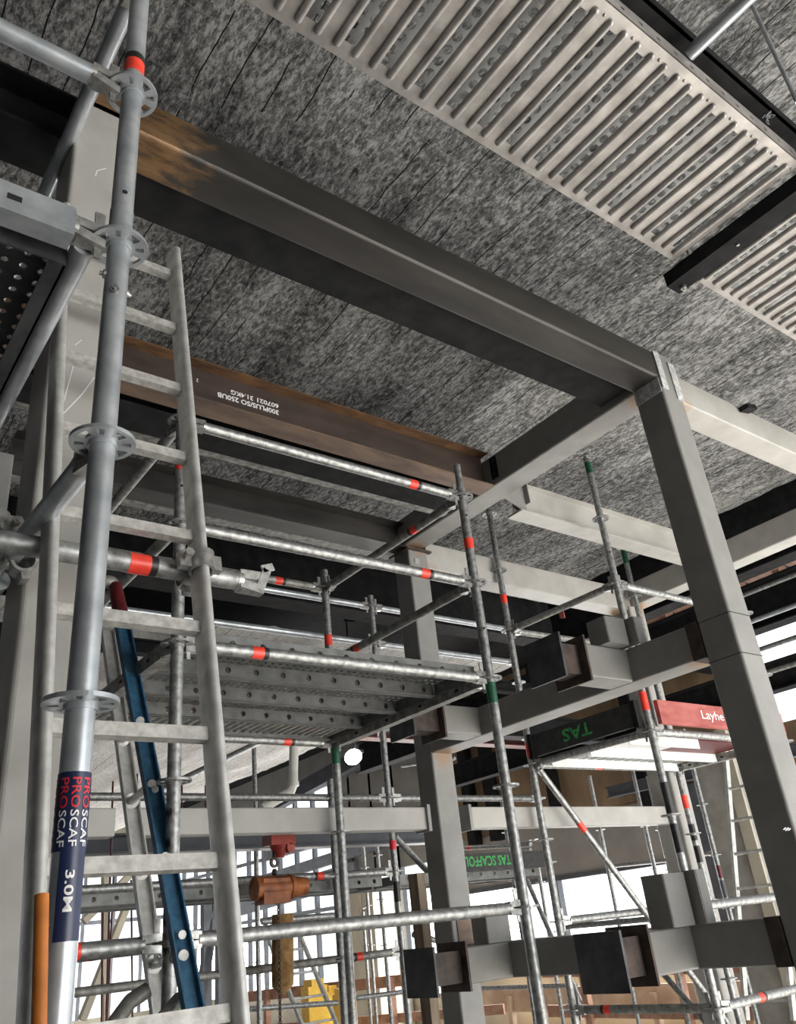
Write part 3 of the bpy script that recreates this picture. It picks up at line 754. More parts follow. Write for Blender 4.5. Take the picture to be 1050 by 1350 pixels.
# ------------------------------------------------------------------ aluminium access ladder
LB = Vector((.7643, 1.9017, 1.9104)); LS = Vector((0, .04687, .25039)); LW = .3454
lad = thing('aluminium_ladder', 'long aluminium ladder leaning beside the labelled standard', 'ladder', LB - LS*14.2)
ls = LS.normalized()
fr = X.cross(ls).normalized()
for sx, nm in ((0, 'stile'), (-LW, 'stile')):
    mb = MB(); a = LB + X*sx + LS*.45; b_ = LB + X*sx - LS*14.2
    w, hh = .0155, .036
    prof = []
    for i in range(16):
        an = 2*math.pi*i/16; prof.append((w*(1 if math.cos(an) >= 0 else -1)*abs(math.cos(an))**.7, hh*(1 if math.sin(an) >= 0 else -1)*abs(math.sin(an))**.8))
    mb.extrude(prof, b_, a, X, fr, True); mb.build('stile', 'alu', lad)
for i in range(14):
    c = LB - LS*i
    mb = MB(); mb.extrude([(-.0145,-.012),(.0145,-.012),(.0145,.012),(-.0145,.012)], c - X*(LW-.01), c - X*.01, ls, fr); mb.build('rung', 'alu_rung', lad)
    mb = MB()
    for x_ in (-LW-.012, -LW+.012, -.012, .012): mb.tube(c + X*(x_-.002), c + X*(x_+.002), .017, n=12)
    mb.build('rung_collar', 'alu', lad)

# ------------------------------------------------------------------ middle bay (2.77 is the column side)
P2, P3, P4, P2b = (1.19, 2.835), (2.775, 2.823), (2.775, 4.21), (1.19, 4.21)
lv = [2.05, 1.55, 1.05, .55, .05, -.45, -.95]
standard(*P2, FL, 2.11, 'scaffold standard seen through the ladder rungs with black paint streaks', lv, tapes=((1.80, 1.85, 'red'),), holes=((1.92, -1.9), (1.27, -1.9), (1.72, -1.8)), mat='galv')
sp = [o for o in scene.objects if o.name.startswith('scaffold_standard') and o.parent is None][-1]
for z0_, z1_, aw in ((.43, .455, .9), (.33, .36, .7), (.10, .30, .8), (.21, .25, 1.2), (.02, .05, 1.0), (.10, .13, 1.3)):
    mb = MB(); n_ = 10; V_ = []
    for z_ in (z0_, z1_):
        for i in range(n_+1):
            a_ = math.atan2(-2.835, -1.19) - .75 + aw*(i/n_-.5)*1.3; V_.append(Vector((P2[0] + math.cos(a_)*(R_+.0008), P2[1] + math.sin(a_)*(R_+.0008), z_ + .008*math.sin(i*1.7))))
    mb.add(V_, [(i, i+1, n_+2+i, n_+1+i) for i in range(n_)], True); mb.build('paint_streak', 'tapeblack', sp)
standard(*P3, FL, 2.11, 'scaffold standard in front of the brown stencilled beam, its spigot against the web', lv, spig=.14, tapes=((1.74, 1.80, 'red'), (.93, 1.03, 'green')), holes=((1.93, -1.9), (1.30, -1.9)), mat='galv')
standard(*P4, FL, 2.18, 'rear scaffold standard at the corner of the steel deck', lv, tapes=((1.66, 1.73, 'red'), (.93, 1.03, 'green')), mat='galv')
standard(*P2b, FL, 2.11, 'rear scaffold standard mostly behind the pale column', lv, mat='galv')
p3 = lambda z: (P3[0], P3[1], z)
p2 = lambda z: (P2[0], P2[1], z); p4 = lambda z: (P4[0], P4[1], z); p2b = lambda z: (P2b[0], P2b[1], z)
ledger(p2(2.05), p3(2.05), 'highest long ledger just under the brown stencilled beam', tapes=((.788, .05),))
ledger(p2(1.55), p3(1.55), 'long ledger below the highest one, across the rusty cap plate column', tapes=((.79, .05),))
ledger(p2(1.05), p3(1.05), 'long ledger along the front edge of the steel deck', tapes=((.21, .05),))
ledger(p2(.05), p3(.05), 'long thick ledger low in front of the lower rail beam', tapes=())
ledger(p2b(.05), p2(.05), 'short dark tube with faded tape passing behind the ladder stile', tapes=((.45, .04),))
ledger((P2[0], P2[1], .05), (-.4, 2.835, .05), 'dark tube with faded tape running past the label of the near standard', tapes=((.19, .03),))
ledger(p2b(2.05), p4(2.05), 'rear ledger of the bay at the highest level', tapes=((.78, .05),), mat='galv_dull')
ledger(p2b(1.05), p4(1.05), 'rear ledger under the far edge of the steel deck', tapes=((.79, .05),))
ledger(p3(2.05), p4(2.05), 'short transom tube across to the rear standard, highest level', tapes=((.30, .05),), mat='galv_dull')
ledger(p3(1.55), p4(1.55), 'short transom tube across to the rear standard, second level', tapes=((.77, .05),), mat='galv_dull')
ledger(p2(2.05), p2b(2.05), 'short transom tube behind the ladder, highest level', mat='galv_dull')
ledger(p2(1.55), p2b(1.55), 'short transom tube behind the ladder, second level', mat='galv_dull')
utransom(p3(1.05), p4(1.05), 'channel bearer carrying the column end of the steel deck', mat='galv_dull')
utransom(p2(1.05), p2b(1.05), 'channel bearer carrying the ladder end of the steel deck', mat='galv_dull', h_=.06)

def plank(x0, x1, y0, z, label, group, ribbed=False, mat='plank'):
    w = .32
    t = thing('steel_deck_plank', label, 'plank', ((x0+x1)/2, y0+w/2, z), group)
    L = x1-x0; 
    if ribbed:
        n = int(L/.045); mb = MB()
        for i in range(n):
            xa = x0 + L*i/n
            mb.extrude([(0, 0), (.006, -.012), (.018, -.012), (.024, 0), (.018, .004), (.006, .004)], (xa, y0+.004, z-.03), (xa, y0+w-.004, z-.03), X, Z)
        for yy in (y0+.02, y0+w-.05): mb.box((x0, yy, z-.028), (x1, yy+.03, z-.022))
        mb.build('slatted_sheet', 'alu', t)
    else:
        mb = MB(); mb.holed((x0, y0, z), (L, 0, 0), (0, w, 0), int(L/.036), 8, .009, .011, .003, n=8, skip=lambda i, j: j in (2, 5)); mb.build('perforated_sheet', mat, t)
    for yy in (y0, y0+w-.002):
        mb = MB(); mb.holed((x0, yy, z-.062), (L, 0, 0), (0, 0, .064), int(L/.13), 1, .014, .014, .002, n=12)
        mb.box((x0, min(yy, yy+(.022 if yy == y0 else -.022)), z-.064), (x1, max(yy, yy+(.022 if yy == y0 else -.022)), z-.061))
        mb.build('side_flange', mat, t)
    for xx in (x0, x1):
        mb = MB(); mb.box((xx-.004, y0+.01, z-.06), (xx+.004, y0+w-.01, z-.002))
        for yy in (y0+.07, y0+w-.07): mb.box((xx-.02, yy-.02, z-.03), (xx+.02, yy+.02, z-.015))
        mb.build('end_hook', mat, t)
    return t
plank(1.235, 2.73, 2.875, 1.12, 'perforated steel plank along the front ledger of the deck', 'planks of the steel deck')
plank(1.235, 2.73, 3.205, 1.12, 'perforated steel plank second from the front ledger', 'planks of the steel deck')
plank(1.235, 2.73, 3.535, 1.12, 'perforated steel plank third from the front ledger', 'planks of the steel deck')
plank(1.235, 2.73, 3.865, 1.12, 'corrugated plank along the rear ledger of the deck', 'planks of the steel deck', ribbed=True)

# ------------------------------------------------------------------ tower behind the large column
TA, TB, TC, TD = (4.43, 4.215), (4.48, 3.20), (6.05, 4.25-.09), (6.05, 3.20)
tl = [2.97, 2.47, 1.97, 1.47, .97, .47, -.03, -.53, -1.03]
standard(*TA, FL, 3.06, 'tower standard next to the end of the triangular cleat plates', tl, tapes=((2.19, 2.26, 'red'), (1.02, 1.12, 'red')), holes=((2.75, -2.2),))
standard(*TB, FL, 2.95, 'tall tower standard rising between the two pale beams with green tape at its head', tl, spig=.06, tapes=((2.84, 2.93, 'green'), (1.10, 1.22, 'red'), (.48, .66, 'tapeblack'), (.26, .42, 'tapeblack')), holes=((2.2, -2.2),))
standard(*TC, FL, 2.97, 'rear tower standard with green tape, beside the pale rear column', tl, tapes=((2.80, 2.93, 'green'), (.66, .76, 'red'), (.42, .54, 'tapeblack'), (.26, .38, 'tapeblack')))
standard(*TD, FL, 2.2, 'tower standard behind the large column', tl[2:])
ta = lambda z: (*TA, z); tb = lambda z: (*TB, z); tc = lambda z: (*TC, z); td = lambda z: (*TD, z)
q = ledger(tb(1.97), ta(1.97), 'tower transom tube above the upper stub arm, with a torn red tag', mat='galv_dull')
mb = MB(); c = Vector((4.48, 3.72, 1.93)); mb.obox(c, (.004, 0, 0), (0, .022, .006), (0, 0, .024)); mb.build('tag', 'redboard', q)
ledger(tb(1.97), td(1.97), 'pale tower ledger disappearing behind the large column')
ledger(td(1.97), tc(1.97), 'tower transom tube behind the large column, highest level')
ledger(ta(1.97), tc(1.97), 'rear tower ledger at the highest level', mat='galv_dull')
ledger(ta(.97), tb(.97), 'tower transom tube carrying the black toe board', mat='galv')
ledger(tb(.97), td(.97), 'tower ledger under the faded red toe board')
ledger(ta(.97), tc(.97), 'rear tower ledger with a tape band under the white deck', tapes=((.42, .06),))
utransom(td(.97), tc(.97), 'dark channel bearer at the far end of the tower deck', mat='galv_dull')
ledger(ta(-.03), tc(-.03), 'tower ledger with red tag above the lower stub arm, in front of the bright windows', tapes=((.62, .03),))
ledger(tb(-.03), td(-.03), 'thick pale ledger across the concrete pier')
ledger(tb(-.53), ta(-.53), 'dark transom with a tape band under the lower end plate', tapes=((.73, .05),), mat='galv_dull')
ledger(tb(-.53), td(-.53), 'ledger with a tape band slanting up at the frame corner', tapes=((.27, .05),))
ledger(tc(-.03), (8.1, 4.16, -.03), 'ledger beyond the rear tower standard', heads=(1, 0))
# diagonal brace
a, b_ = Vector((4.46, 4.18, .93)), Vector((6.03, 4.12, -1.0))
t = thing('diagonal_brace', 'diagonal brace tube of the tower with a red tape knot', 'brace', a)
mb = MB(); mb.tube(a, b_, R_*.9, n=16); mb.build('tube', 'galv', t)
mb = MB(); mb.obox(a, (.02, 0, -.025), (0, .004, 0), (.02, 0, .02)); mb.build('end_lug', 'cast', t)
c = a + (b_-a)*.185; tape(t, c, c + (b_-a)*.03, R_*.92)
# toe boards
t = thing('toe_board', 'black toe board with green lettering on the tower deck', 'toe board', (4.47, 3.7, 1.0))
mb = MB(); mb.box((4.405, 3.24, 1.01), (4.435, 4.17, 1.16)); mb.build('board', 'blackboard', t)
mb = MB(); mb.box((4.395, 3.22, 1.0), (4.44, 3.26, 1.17)); mb.build('end_bracket', 'black', t)
mb = MB(); mb.box((4.39, 4.15, 1.0), (4.435, 4.185, 1.17)); mb.build('end_bracket', 'black', t)
lettering('TAS', (4.4035, 3.60, 1.13), Y, -Z, .26, .085, 'greenprint', t, .02)
t = thing('toe_board', 'faded red toe board with white lettering on the tower deck', 'toe board', (5.2, 3.17, 1.0))
mb = MB(); mb.box((4.53, 3.14, 1.01), (6.0, 3.17, 1.16)); mb.build('board', 'redboard', t)
lettering('Layher', (4.98, 3.1385, 1.045), X, Z, .30, .075, 'white', t, .0)
# tower deck
t = thing('steel_deck_plank', 'white underside of the tower deck plank beside the hatch', 'plank', (5.2, 3.9, .99))
mb = MB(); mb.box((4.53, 3.78, 1.0), (6.0, 4.12, 1.006)); mb.box((4.53, 3.78, .94), (6.0, 3.785, 1.0)); mb.box((4.53, 4.115, .94), (6.0, 4.12, 1.0)); mb.build('sheet', 'pale_and_lit', t)
mb = MB()
for i in range(14): mb.box((4.6+i*.1, 3.80, .996), (4.66+i*.1, 4.10, 1.0))
mb.build('rib', 'galv', t)
t = thing('steel_deck_plank', 'ribbed tower plank behind the faded red toe board', 'plank', (5.0, 3.5, .99))
mb = MB(); mb.box((4.53, 3.42, 1.0), (5.3, 3.76, 1.006)); mb.box((4.53, 3.42, .94), (5.3, 3.425, 1.0)); mb.box((4.53, 3.755, .94), (6, 3.76, 1.0)); mb.build('sheet', 'pale_and_lit', t)
mb = MB(); mb.box((5.3, 3.42, .998), (6.0, 3.76, 1.006)); mb.build('hatch_board', 'redcap', t)

# ------------------------------------------------------------------ rear scaffold row y = 5.1 with its deck
S5, S5b = (3.80, 5.10), (3.30, 5.10)
rl = [2.395, 1.895, 1.395, .895, .395, -.105, -.605]
standard(*S5, FL, 2.49, 'rear row standard between the rusty cap plate column and the deck corner', rl, tapes=((1.66, 1.74, 'red'), (.54, .60, 'redprint'), (.20, .33, 'tapeblack')))
standard(*S5b, FL, 1.02, 'thin rear row standard directly behind the deck corner standard', rl[3:])
standard(1.3, 5.1, FL, 2.6, 'rear row standard behind the pale near column', rl)
standard(5.37, 5.1, FL, 2.6, 'rear row standard behind the tower brace', rl)
ledger((1.3, 5.1, 2.395), (3.80, 5.1, 2.395), 'shiny rear row ledger under the black girder', mat='galv_bright')
ledger((3.80, 5.1, 2.395), (5.37, 5.1, 2.395), 'shiny rear row ledger continuing behind the rusty cap plate column', mat='galv_bright')
ledger((1.3, 5.1, 2.08), (3.80, 5.1, 2.08), 'rear row guard tube below the shiny ledger', mat='galv_bright')
ledger((3.80, 5.1, 2.08), (5.37, 5.1, 2.08), 'rear row guard tube behind the braced standard', mat='galv_bright')
ledger((3.80, 5.1, -.105), (1.3, 5.1, -.105), 'rear row tube with tape low beside the deck corner standard', tapes=((.144, .05),), mat='galv_dull')
ledger((3.80, 5.1, .895), (1.3, 5.1, .895), 'rear row tube with tape below the work lamp', tapes=((.194, .05),), mat='galv')
ledger((3.80, 5.1, .895), (5.37, 5.1, .895), 'rear row tube with tape across the plywood wall', mat='galv')
ledger((3.80, 5.1, .395), (1.3, 5.1, .395), 'rear row tube with tape above the pale pier', mat='galv', tapes=((.252, .05),))
ledger((1.3, 5.1, 1.395), (3.8, 5.1, 1.395), 'rear row tube with a dark sticker just under the steel deck', mat='galv', tapes=((.20, .16, 'redcap'),))
for i, y0 in enumerate((5.16, 5.5)):
    plank(1.38, 3.72, y0, .375, ('front', 'rear')[i] + ' steel plank of the rear deck behind the thick low ledger', 'planks of the rear deck')
    plank(3.88, 5.3, y0, .375, ('front', 'rear')[i] + ' steel plank of the rear deck under the green lettered board', 'planks of the rear deck')
t = thing('toe_board', 'dark toe board with bright green capital lettering behind the cap plate column', 'toe board', (4.4, 5.1, .40))
mb = MB(); mb.box((4.38, 5.05, .36), (5.32, 5.08, .485)); mb.build('board', 'blackboard', t)
lettering('TAS SCAFFOLD', (4.89, 5.049, .465), -X, -Z, .53, .072, 'greenprint', t, .02)

# ------------------------------------------------------------------ hanging tray walkway overhead
def tray(x0, x1, ya, yb, z, label, phase):
    t = thing('walkway_tray', label, 'walkway', ((x0+x1)/2, (ya+yb)/2, z))
    p_ = .1362; e = .055
    mb = MB(); th = .003
    n = int((x1-x0)/p_)
    mb.box((x0, ya, z), (x1, ya+e, z+th)); mb.box((x0, yb-e, z), (x1, yb, z+th))
    ribs = MB()
    for i in range(n+1):
        xc = x0 + phase + i*p_
        if xc > x1 - .03: break
        # flat between this slot and the next, slightly raised
        xa, xb = xc + .024, min(xc + p_ - .024, x1)
        mb.box((xa, ya+e, z), (xb, yb-e, z+th))
        for s_ in (-.034, .034):
            c0, c1 = Vector((xc+s_, ya+e*.7, z-.003)), Vector((xc+s_, yb-e*.7, z-.003))
            ribs.tube(c0, c1, .0125, n=14); ribs.ball(c0, .0125); ribs.ball(c1, .0125)
        for yy in (ya+.012,): ribs.ball((xc+p_/2, yy+.02, z), .006)
    mb.box((x0, ya+e, z), (x0+phase-.024, yb-e, z+th))
    mb.build('slotted_sheet', 'tray', t); ribs.build('pressed_rib', 'tray', t)
    for yy in (ya, yb-.003):
        mb = MB(); mb.holed((x0, yy, z), (x1-x0, 0, 0), (0, 0, .075), int((x1-x0)/.09), 1, .011, .009, .003, n=10)
        mb.build('side_wall', 'tray', t)
    mb = MB(); mb.holed((x0, ya+.005, z+.072), (x1-x0, 0, 0), (0, yb-ya-.01, 0), int((x1-x0)/.05), 12, .016, .017, .003, n=8, sq=7); mb.build('tread_sheet', 'pale_and_lit', t)  # tread coloured pale to stand for light coming through the slots
    return t
tray(.30, 2.74, .70, 1.29, 2.45, 'long ribbed and slotted steel walkway tray hanging under the quilt', .05)
tray(2.93, 5.3, .72, 1.30, 2.43, 'second ribbed walkway tray beyond the black angle bearer', .04)
t = thing('angle_bearer', 'black angle bearer carrying the walkway trays', 'bearer', (2.85, .7, 2.40))
mb = MB(); mb.box((2.78, -1.2, 2.385), (2.788, 1.37, 2.455)); mb.box((2.788, -1.2, 2.385), (2.87, 1.37, 2.393)); mb.build('angle', 'black', t)
mb = MB(); mb.box((2.80, 1.24, 2.39), (2.83, 1.25, 2.52)); mb.build('hanger_strap', 'cast', t)
mb = MB()
for yy in (.30, .62, 1.05): mb.tube((2.83, yy, 2.378), (2.83, yy, 2.386), .007, n=6)
mb.tube((2.84, 1.33, 2.36), (2.84, 1.33, 2.45), .006, n=8); mb.tube((2.84, 1.33, 2.37), (2.84, 1.33, 2.385), .013, n=6)
mb.build('bolt', 'cast', t)
t = thing('angle_bearer', 'long black angle behind the walkway tray', 'bearer', (2.5, .62, 2.6))
mb = MB(); mb.box((.8, .665, 2.60), (5, .74, 2.61)); mb.box((.8, .665, 2.60), (5, .675, 2.66)); mb.build('angle', 'black', t)
tx_ = onz(915, 66, 2.54).x
ledger((tx_, -1.5, 2.54), (tx_, .69, 2.54), 'bright tube crossing above the walkway tray', mat='galv_bright', heads=(0, 0))
mb = MB(); a, b_ = onz(985, -8, 3.27), onz(1052, 135, 2.5); mb.tube(a, b_, .008, n=10); tag(mb.build('hanger_rod', 'galv_bright'), 'thin steel hanger rod slanting from the quilt', 'rod')
mb = MB(); a, b_ = onz(872, -5, 3.2), onz(838, 22, 2.75); mb.tube(a, b_, .006, n=8); tag(mb.build('hanger_wire', 'galv_bright'), 'short bright wire above the walkway tray', 'wire')
mb = MB()
for i in range(14):
    c = onz(905+random.uniform(-4, 4)+108, 160+random.uniform(-8, 8)-2, 2.58); mb.tube(c, c + Vector((random.uniform(-.02,.02), random.uniform(-.02,.02), random.uniform(-.01,.02))), .0012, n=5)
tag(mb.build('tie_wire', 'galv_bright'), 'twisted tie wire ends above the walkway tray', 'wire')

# ------------------------------------------------------------------ blue step ladder behind the ladder rungs
def bar(name, a, b, w, h_, mat, parent, up=None):
    a, b = Vector(a), Vector(b); d_ = (b-a).normalized(); u = (up or X); s_ = d_.cross(u).normalized(); u = s_.cross(d_).normalized()
    mb = MB(); mb.extrude([(-w/2,-h_/2),(w/2,-h_/2),(w/2,h_/2),(-w/2,h_/2)], a, b, u, s_); return mb.build(name, mat, parent)
YB = 3.35
fa, fb = ony(160, 815, 3.30), ony(259, 1350, 2.60)
t = thing('step_ladder', 'blue fibreglass step ladder with a dark red cap behind the access ladder', 'ladder', fb + (fb-fa)*.8)
fe = fb + (fb-fa)*.55
ra, rb = ony(142, 830, 3.75), ony(212, 1340, 3.05); re = rb + (rb-ra)*.5
def chan(name, a, b, mat, w=.075):
    d_ = (b-a).normalized(); u = (X - d_*d_.x).normalized(); s_ = d_.cross(u).normalized()
    mb = MB(); mb.extrude([(-w/2,-.014),(w/2,-.014),(w/2,.014),(w/2-.006,.014),(w/2-.006,-.006),(-w/2+.006,-.006),(-w/2+.006,.014),(-w/2,.014)], a, b, u, s_); return mb.build(name, mat, t)
chan('front_stile', fa, fe, 'bluefib', .062); chan('rear_stile', ra, re, 'alu', .062)
mb = MB(); d_ = (fa-fb).normalized(); mb.tube(fa - d_*.02, fa + d_*.20, .034, .028, n=14); mb.build('cap', 'redcap', t)
mb = MB(); mb.ball(fa + d_*.22 + Vector((-.03, 0, 0)), .05, sc=(1, .6, .6)); mb.build('foot_pad', 'galv_dull', t)
for (x0, y0, x1, y1) in ((155, 1015, 190, 993), (165, 1102, 203, 1085), (187, 1190, 215, 1178), (201, 1290, 237, 1285)):
    f1 = (y1-815)/(1350-815); f0 = (y0-830)/(1340-830)
    A_ = ra + (rb-ra)*f0; B_ = fa + (fb-fa)*f1
    mb = MB(); mb.tube(A_, B_, .016, n=12); mb.tube(A_ - (B_-A_).normalized()*.02, A_ + (B_-A_).normalized()*.012, .030, n=12); mb.build('rung', 'alu', t)
mb = MB()
for k_ in range(6):
    c = fa + (fb-fa)*(.36+.16*k_); mb.tube(c + Vector((0, -.016, 0)), c + Vector((0, -.019, 0)), .013, n=14)
mb.build('rivet', 'galv', t)
mb = MB(); mb.path([ony(150, 1350, 2.9), ony(172, 1320, 2.9), ony(195, 1305, 2.9)], .024, 12); tag(mb.build('cable_hose', 'galv_dull'), 'grey ribbed hose curving up behind the aluminium side of the step ladder', 'hose')
mb = MB(); mb.path([ony(212, 1345, 2.7), ony(235, 1318, 2.7), ony(255, 1305, 2.7)], .02, 12)
tag(mb.build('cable_hose', 'galv_dull'), 'grey hose end resting against the blue side of the step ladder', 'hose')
mb = MB(); mb.tube(onx(55, 1180, .36), onx(50, 1420, .36), .010, n=12); tag(mb.build('orange_pole', 'orange'), 'orange pole between the pale column and the labelled standard', 'pole')

# ------------------------------------------------------------------ hoist
hy = 4.8
hp = lambda x, y, yy=hy: ony(x, y, yy)
t = thing('chain_hoist', 'orange chain hoist hanging from a red trolley behind the ladder stile', 'hoist', hp(370, 1180))
mb = MB(); c = hp(368, 1108); mb.obox(c, (.085, 0, 0), (0, .06, 0), (0, 0, .03)); mb.tube(c + Vector((0, 0, -.02)), c + Vector((.0, 0, -.10)), .065, .03, n=14); mb.tube(c + Vector((.05,-.06,-.05)), c + Vector((.05,.06,-.05)), .028, n=14); mb.build('trolley', 'hoistred', t)
mb = MB(); mb.ring(hp(362, 1137), Y, .016, .030, .02, 16); mb.ring(hp(362, 1150), X, .010, .020, .014, 12); mb.tube(hp(362, 1120), hp(362, 1133), .014, n=8); mb.build('hook', 'chain', t)
a, b_ = hp(335, 1172), hp(403, 1168)
mb = MB(); d_ = (b_-a).normalized(); mb.tube(a, a + (b_-a)*.65, .066, n=20); mb.tube(a + (b_-a)*.65, a + (b_-a)*.72, .072, n=20); mb.tube(a + (b_-a)*.72, b_, .060, .05, n=20); mb.obox(a + (b_-a)*.35 + Vector((0,0,-.02)), d_*.09, (0, .06, 0), (0, 0, .068)); mb.build('motor', 'hoist', t)
mb = MB()
for i in range(46):
    c = hp(367 + i*.06, 1185 + i*3.7)
    if i % 2: mb.ring(c, X, .004, .010, .006, 8)
    else: mb.ring(c, Y, .004, .010, .006, 8)
o = mb.build('lifting_chain', 'chain', t)
mb = MB(); c0, c1 = hp(373, 1205, 4.86), hp(373, 1312, 4.86)
V_ = []; rings = 9
for j in range(rings+1):
    f0 = j/rings; c = c0 + (c1-c0)*f0; rr = .062*(1 if f0 < .85 else math.sqrt(max(.02, 1-((f0-.85)/.15)**2)))
    for i in range(14): a_ = 2*math.pi*i/14; V_.append(c + Vector((rr*1.1*math.cos(a_), rr*.8*math.sin(a_), 0)) + Vector((noise.noise(Vector((i, j, 0)))*.01, 0, 0)))
mb.add(V_, [(j*14+i, j*14+(i+1)%14, (j+1)*14+(i+1)%14, (j+1)*14+i) for j in range(rings) for i in range(14)], True); mb.add(V_[-14:], [tuple(range(14))])
mb.build('chain_bag', 'bag', t)

# work lamp
t = thing('work_lamp', 'glaring white work lamp near the deck corner', 'lamp', onx(466, 1005, 6.2))
mb = MB(); c = onx(466, 998, 6.2); mb.ball(c, .13, 16, 10, (.7, 1.15, .75)); mb.build('diffuser', 'lamp', t)
mb = MB(); mb.obox(c + Vector((.05, 0, .06)), (.06, 0, 0), (0, .09, 0), (0, 0, .02)); mb.tube(c + Vector((.05,0,.06)), c + Vector((.05,0,1.95)), .01, n=8); mb.build('housing', 'black', t)
# drain pipe
t = thing('drain_pipe', 'white plastic drain pipe with an elbow under the red girder', 'pipe', ony(385, 1040, 7.2))
mb = MB(); mb.path([ony(388, 972, 7.2), ony(387, 1018, 7.2), ony(387, 1034, 7.2), ony(383, 1044, 7.2), ony(374, 1049, 7.2), ony(345, 1066, 7.2)], .045, 14); mb.build('pipe', 'pvc', t)
mb = MB(); mb.ring(ony(387, 1034, 7.2), Z, .04, .055, .04); mb.build('collar', 'pvc', t)

# timber prop, rails, barriers
t = thing('timber_prop', 'weathered timber prop standing beside the cap plate column', 'timber', (3.0, 4.5, FL))
a = onx(549, 1152, 3.38); b2 = Vector((a.x, a.y, FL)); mb = MB(); mb.box((a.x-.03, a.y-.045, FL), (a.x+.03, a.y+.045, a.z)); mb.build('post', 'prop', t)
def guardrail(label, a, b, mat, h_=.06, posts=4):
    t = thing('guard_rail', label, 'rail', a); a, b = Vector(a), Vector(b)
    d_ = (b-a).normalized(); s_ = d_.cross(Z).normalized()
    mb = MB(); mb.obox((a+b)/2, (b-a)/2, s_*.025, Z*h_); mb.build('top_rail', mat, t)
    mb = MB(); mb.obox((a+b)/2 - Z*.5, (b-a)/2, s_*.025, Z*h_*.8); mb.build('mid_rail', mat, t)
    for i in range(posts):
        c = a + (b-a)*((i+.5)/posts) - s_*.05; mb = MB(); mb.box((c.x-.045, c.y-.045, FL), (c.x+.045, c.y+.045, c.z+.06)); mb.build('post', mat, t)
    return t
guardrail('terracotta timber guard rail in front of the far windows', (10.2, 2.2, -.80), (9.6, 9.6, -.66), 'timber', .09, 5)
guardrail('terracotta timber rail beneath the small ladder', (9.5, 10.4, -.62), (7.6, 15, -.70), 'timber', .08, 4)
guardrail('faded red barrier on the far floor', (7.2, 15.6, -1.05), (2.6, 18.0, -1.05), 'pink', .13, 6)
guardrail('tan board barrier below the far windows', (10.7, 5.0, -1.12), (10.5, 12.0, -1.12), 'tan', .16, 5)
for i, (px, py) in enumerate(((437, 1325), (455, 1330), (415, 1322))):
    c = ony(px, py, 13.2 - i); mb = MB(); mb.box((c.x-.15, c.y-.1, FL), (c.x+.15, c.y+.1, c.z+.2)); mb.box((c.x-.1, c.y-.11, c.z+.2), (c.x+.1, c.y+.11, c.z+.28))
    tag(mb.build('yellow_crate', 'yellow'), ('yellow crate at the foot of the small light ladder', 'yellow crate beside the deck corner standard', 'yellow crate under the hoist bag')[i], 'crate', 'yellow crates on the far floor')

# concrete pier and pale column by the far windows
t = thing('concrete_pier', 'stained concrete pier behind the thin ladder beside the large column', 'pier', (8.6, 4.5, FL))
mb = MB(); a0 = onx(935, 1100, 9.0); a1 = onx(994, 1100, 9.0)
mb.box((9.0, a1.y, FL), (9.4, a0.y, 1.75)); mb.build('shaft', 'concrete', t)
mb = MB(); mb.box((8.97, a1.y-.02, FL), (9.0, a1.y+.12, 1.75)); mb.build('edge_strip', 'beige', t)
# plywood and black frames on the far wall
for i, (y0, y1, z0, z1) in enumerate(((8.2, 9.9, 1.46, 2.6), (10.0, 11.3, 1.5, 2.5), (6.6, 8.0, 1.46, 2.1), (5.0, 6.4, 1.44, 2.0))):
    mb = MB(); mb.box((WX-.05, y0, z0), (WX-.01, y1, z1)); tag(mb.build('plywood_sheet', 'ply'), ('tallest brown plywood sheet fixed above the grey wall lining', 'brown plywood sheet beside the tallest sheet', 'low brown plywood sheet over the window mullion', 'small brown plywood sheet next to the concrete pier')[i], 'sheet', 'plywood sheets above the grey lining')
for i, y in enumerate((8.1, 9.95, 11.5, 12.1)):
    mb = MB(); mb.box((WX-.20, y-.09, 1.3), (WX, y+.09, 4.1)); tag(mb.build('wall_stud', 'black'), 'black steel stud against the plywood wall, ' + ('first', 'second', 'third', 'fourth')[i] + ' from the concrete pier', 'stud', 'black studs against the plywood wall')
bbeam('slate blue beam across the plywood wall behind the tower', (10.6, 3.0, 1.55), (10.6, 8.6, 1.60), .12, .16, 'dkgrey', 'wall_beam')
for i in range(9):
    y = 1.6 + i*.55; mb = MB(); mb.box((9.3, y, 3.02), (9.4, y+.09, 3.40)); mb.box((9.25, y-.02, 2.97), (9.45, y+.45, 3.02)); mb.box((9.25, y-.02, 3.40), (9.45, y+.45, 3.45)); tag(mb.build('formwork_block', 'timber'), '%s orange timber formwork block under the dark roof edge, counted from the large column' % ('ninth', 'eighth', 'seventh', 'sixth', 'fifth', 'fourth', 'third', 'second', 'first')[i], 'timber', 'formwork blocks under the roof edge')

# slender background scaffold posts against the wall and windows
def bpost(px, py, x, z1, label, mat='galv', rr=(.9, .4, -.1), tp=()):
    p = onx(px, py, x); return standard(p.x, p.y, FL, z1, label, list(rr), tapes=tp, mat=mat, n=12)
G = 'slender posts of the far scaffold'
bpost(793, 1100, 8.6, 1.55, 'far slender post in front of the grey wall lining, beside the window mullion')
bpost(850, 1085, 9.2, 1.6, 'far slender post seen over the short grey post')
bpost(866, 1075, 10.0, 1.6, 'thinnest far post beside the black taped standard')
bpost(934, 1090, 8.2, 1.7, 'far double post in front of the concrete pier', tp=((.18, .30, 'redcap'), (.0, .16, 'dkgrey')))
bpost(672, 1120, 7.0, 1.30, 'far post behind the green lettered board')
bpost(706, 1120, 8.2, .75, 'far post with its head below the clean grey beam')
bpost(478, 1100, 7.4, 1.5, 'far post below the work lamp')
bpost(500, 1150, 6.5, 1.3, 'far post with red foot near the pale pier')
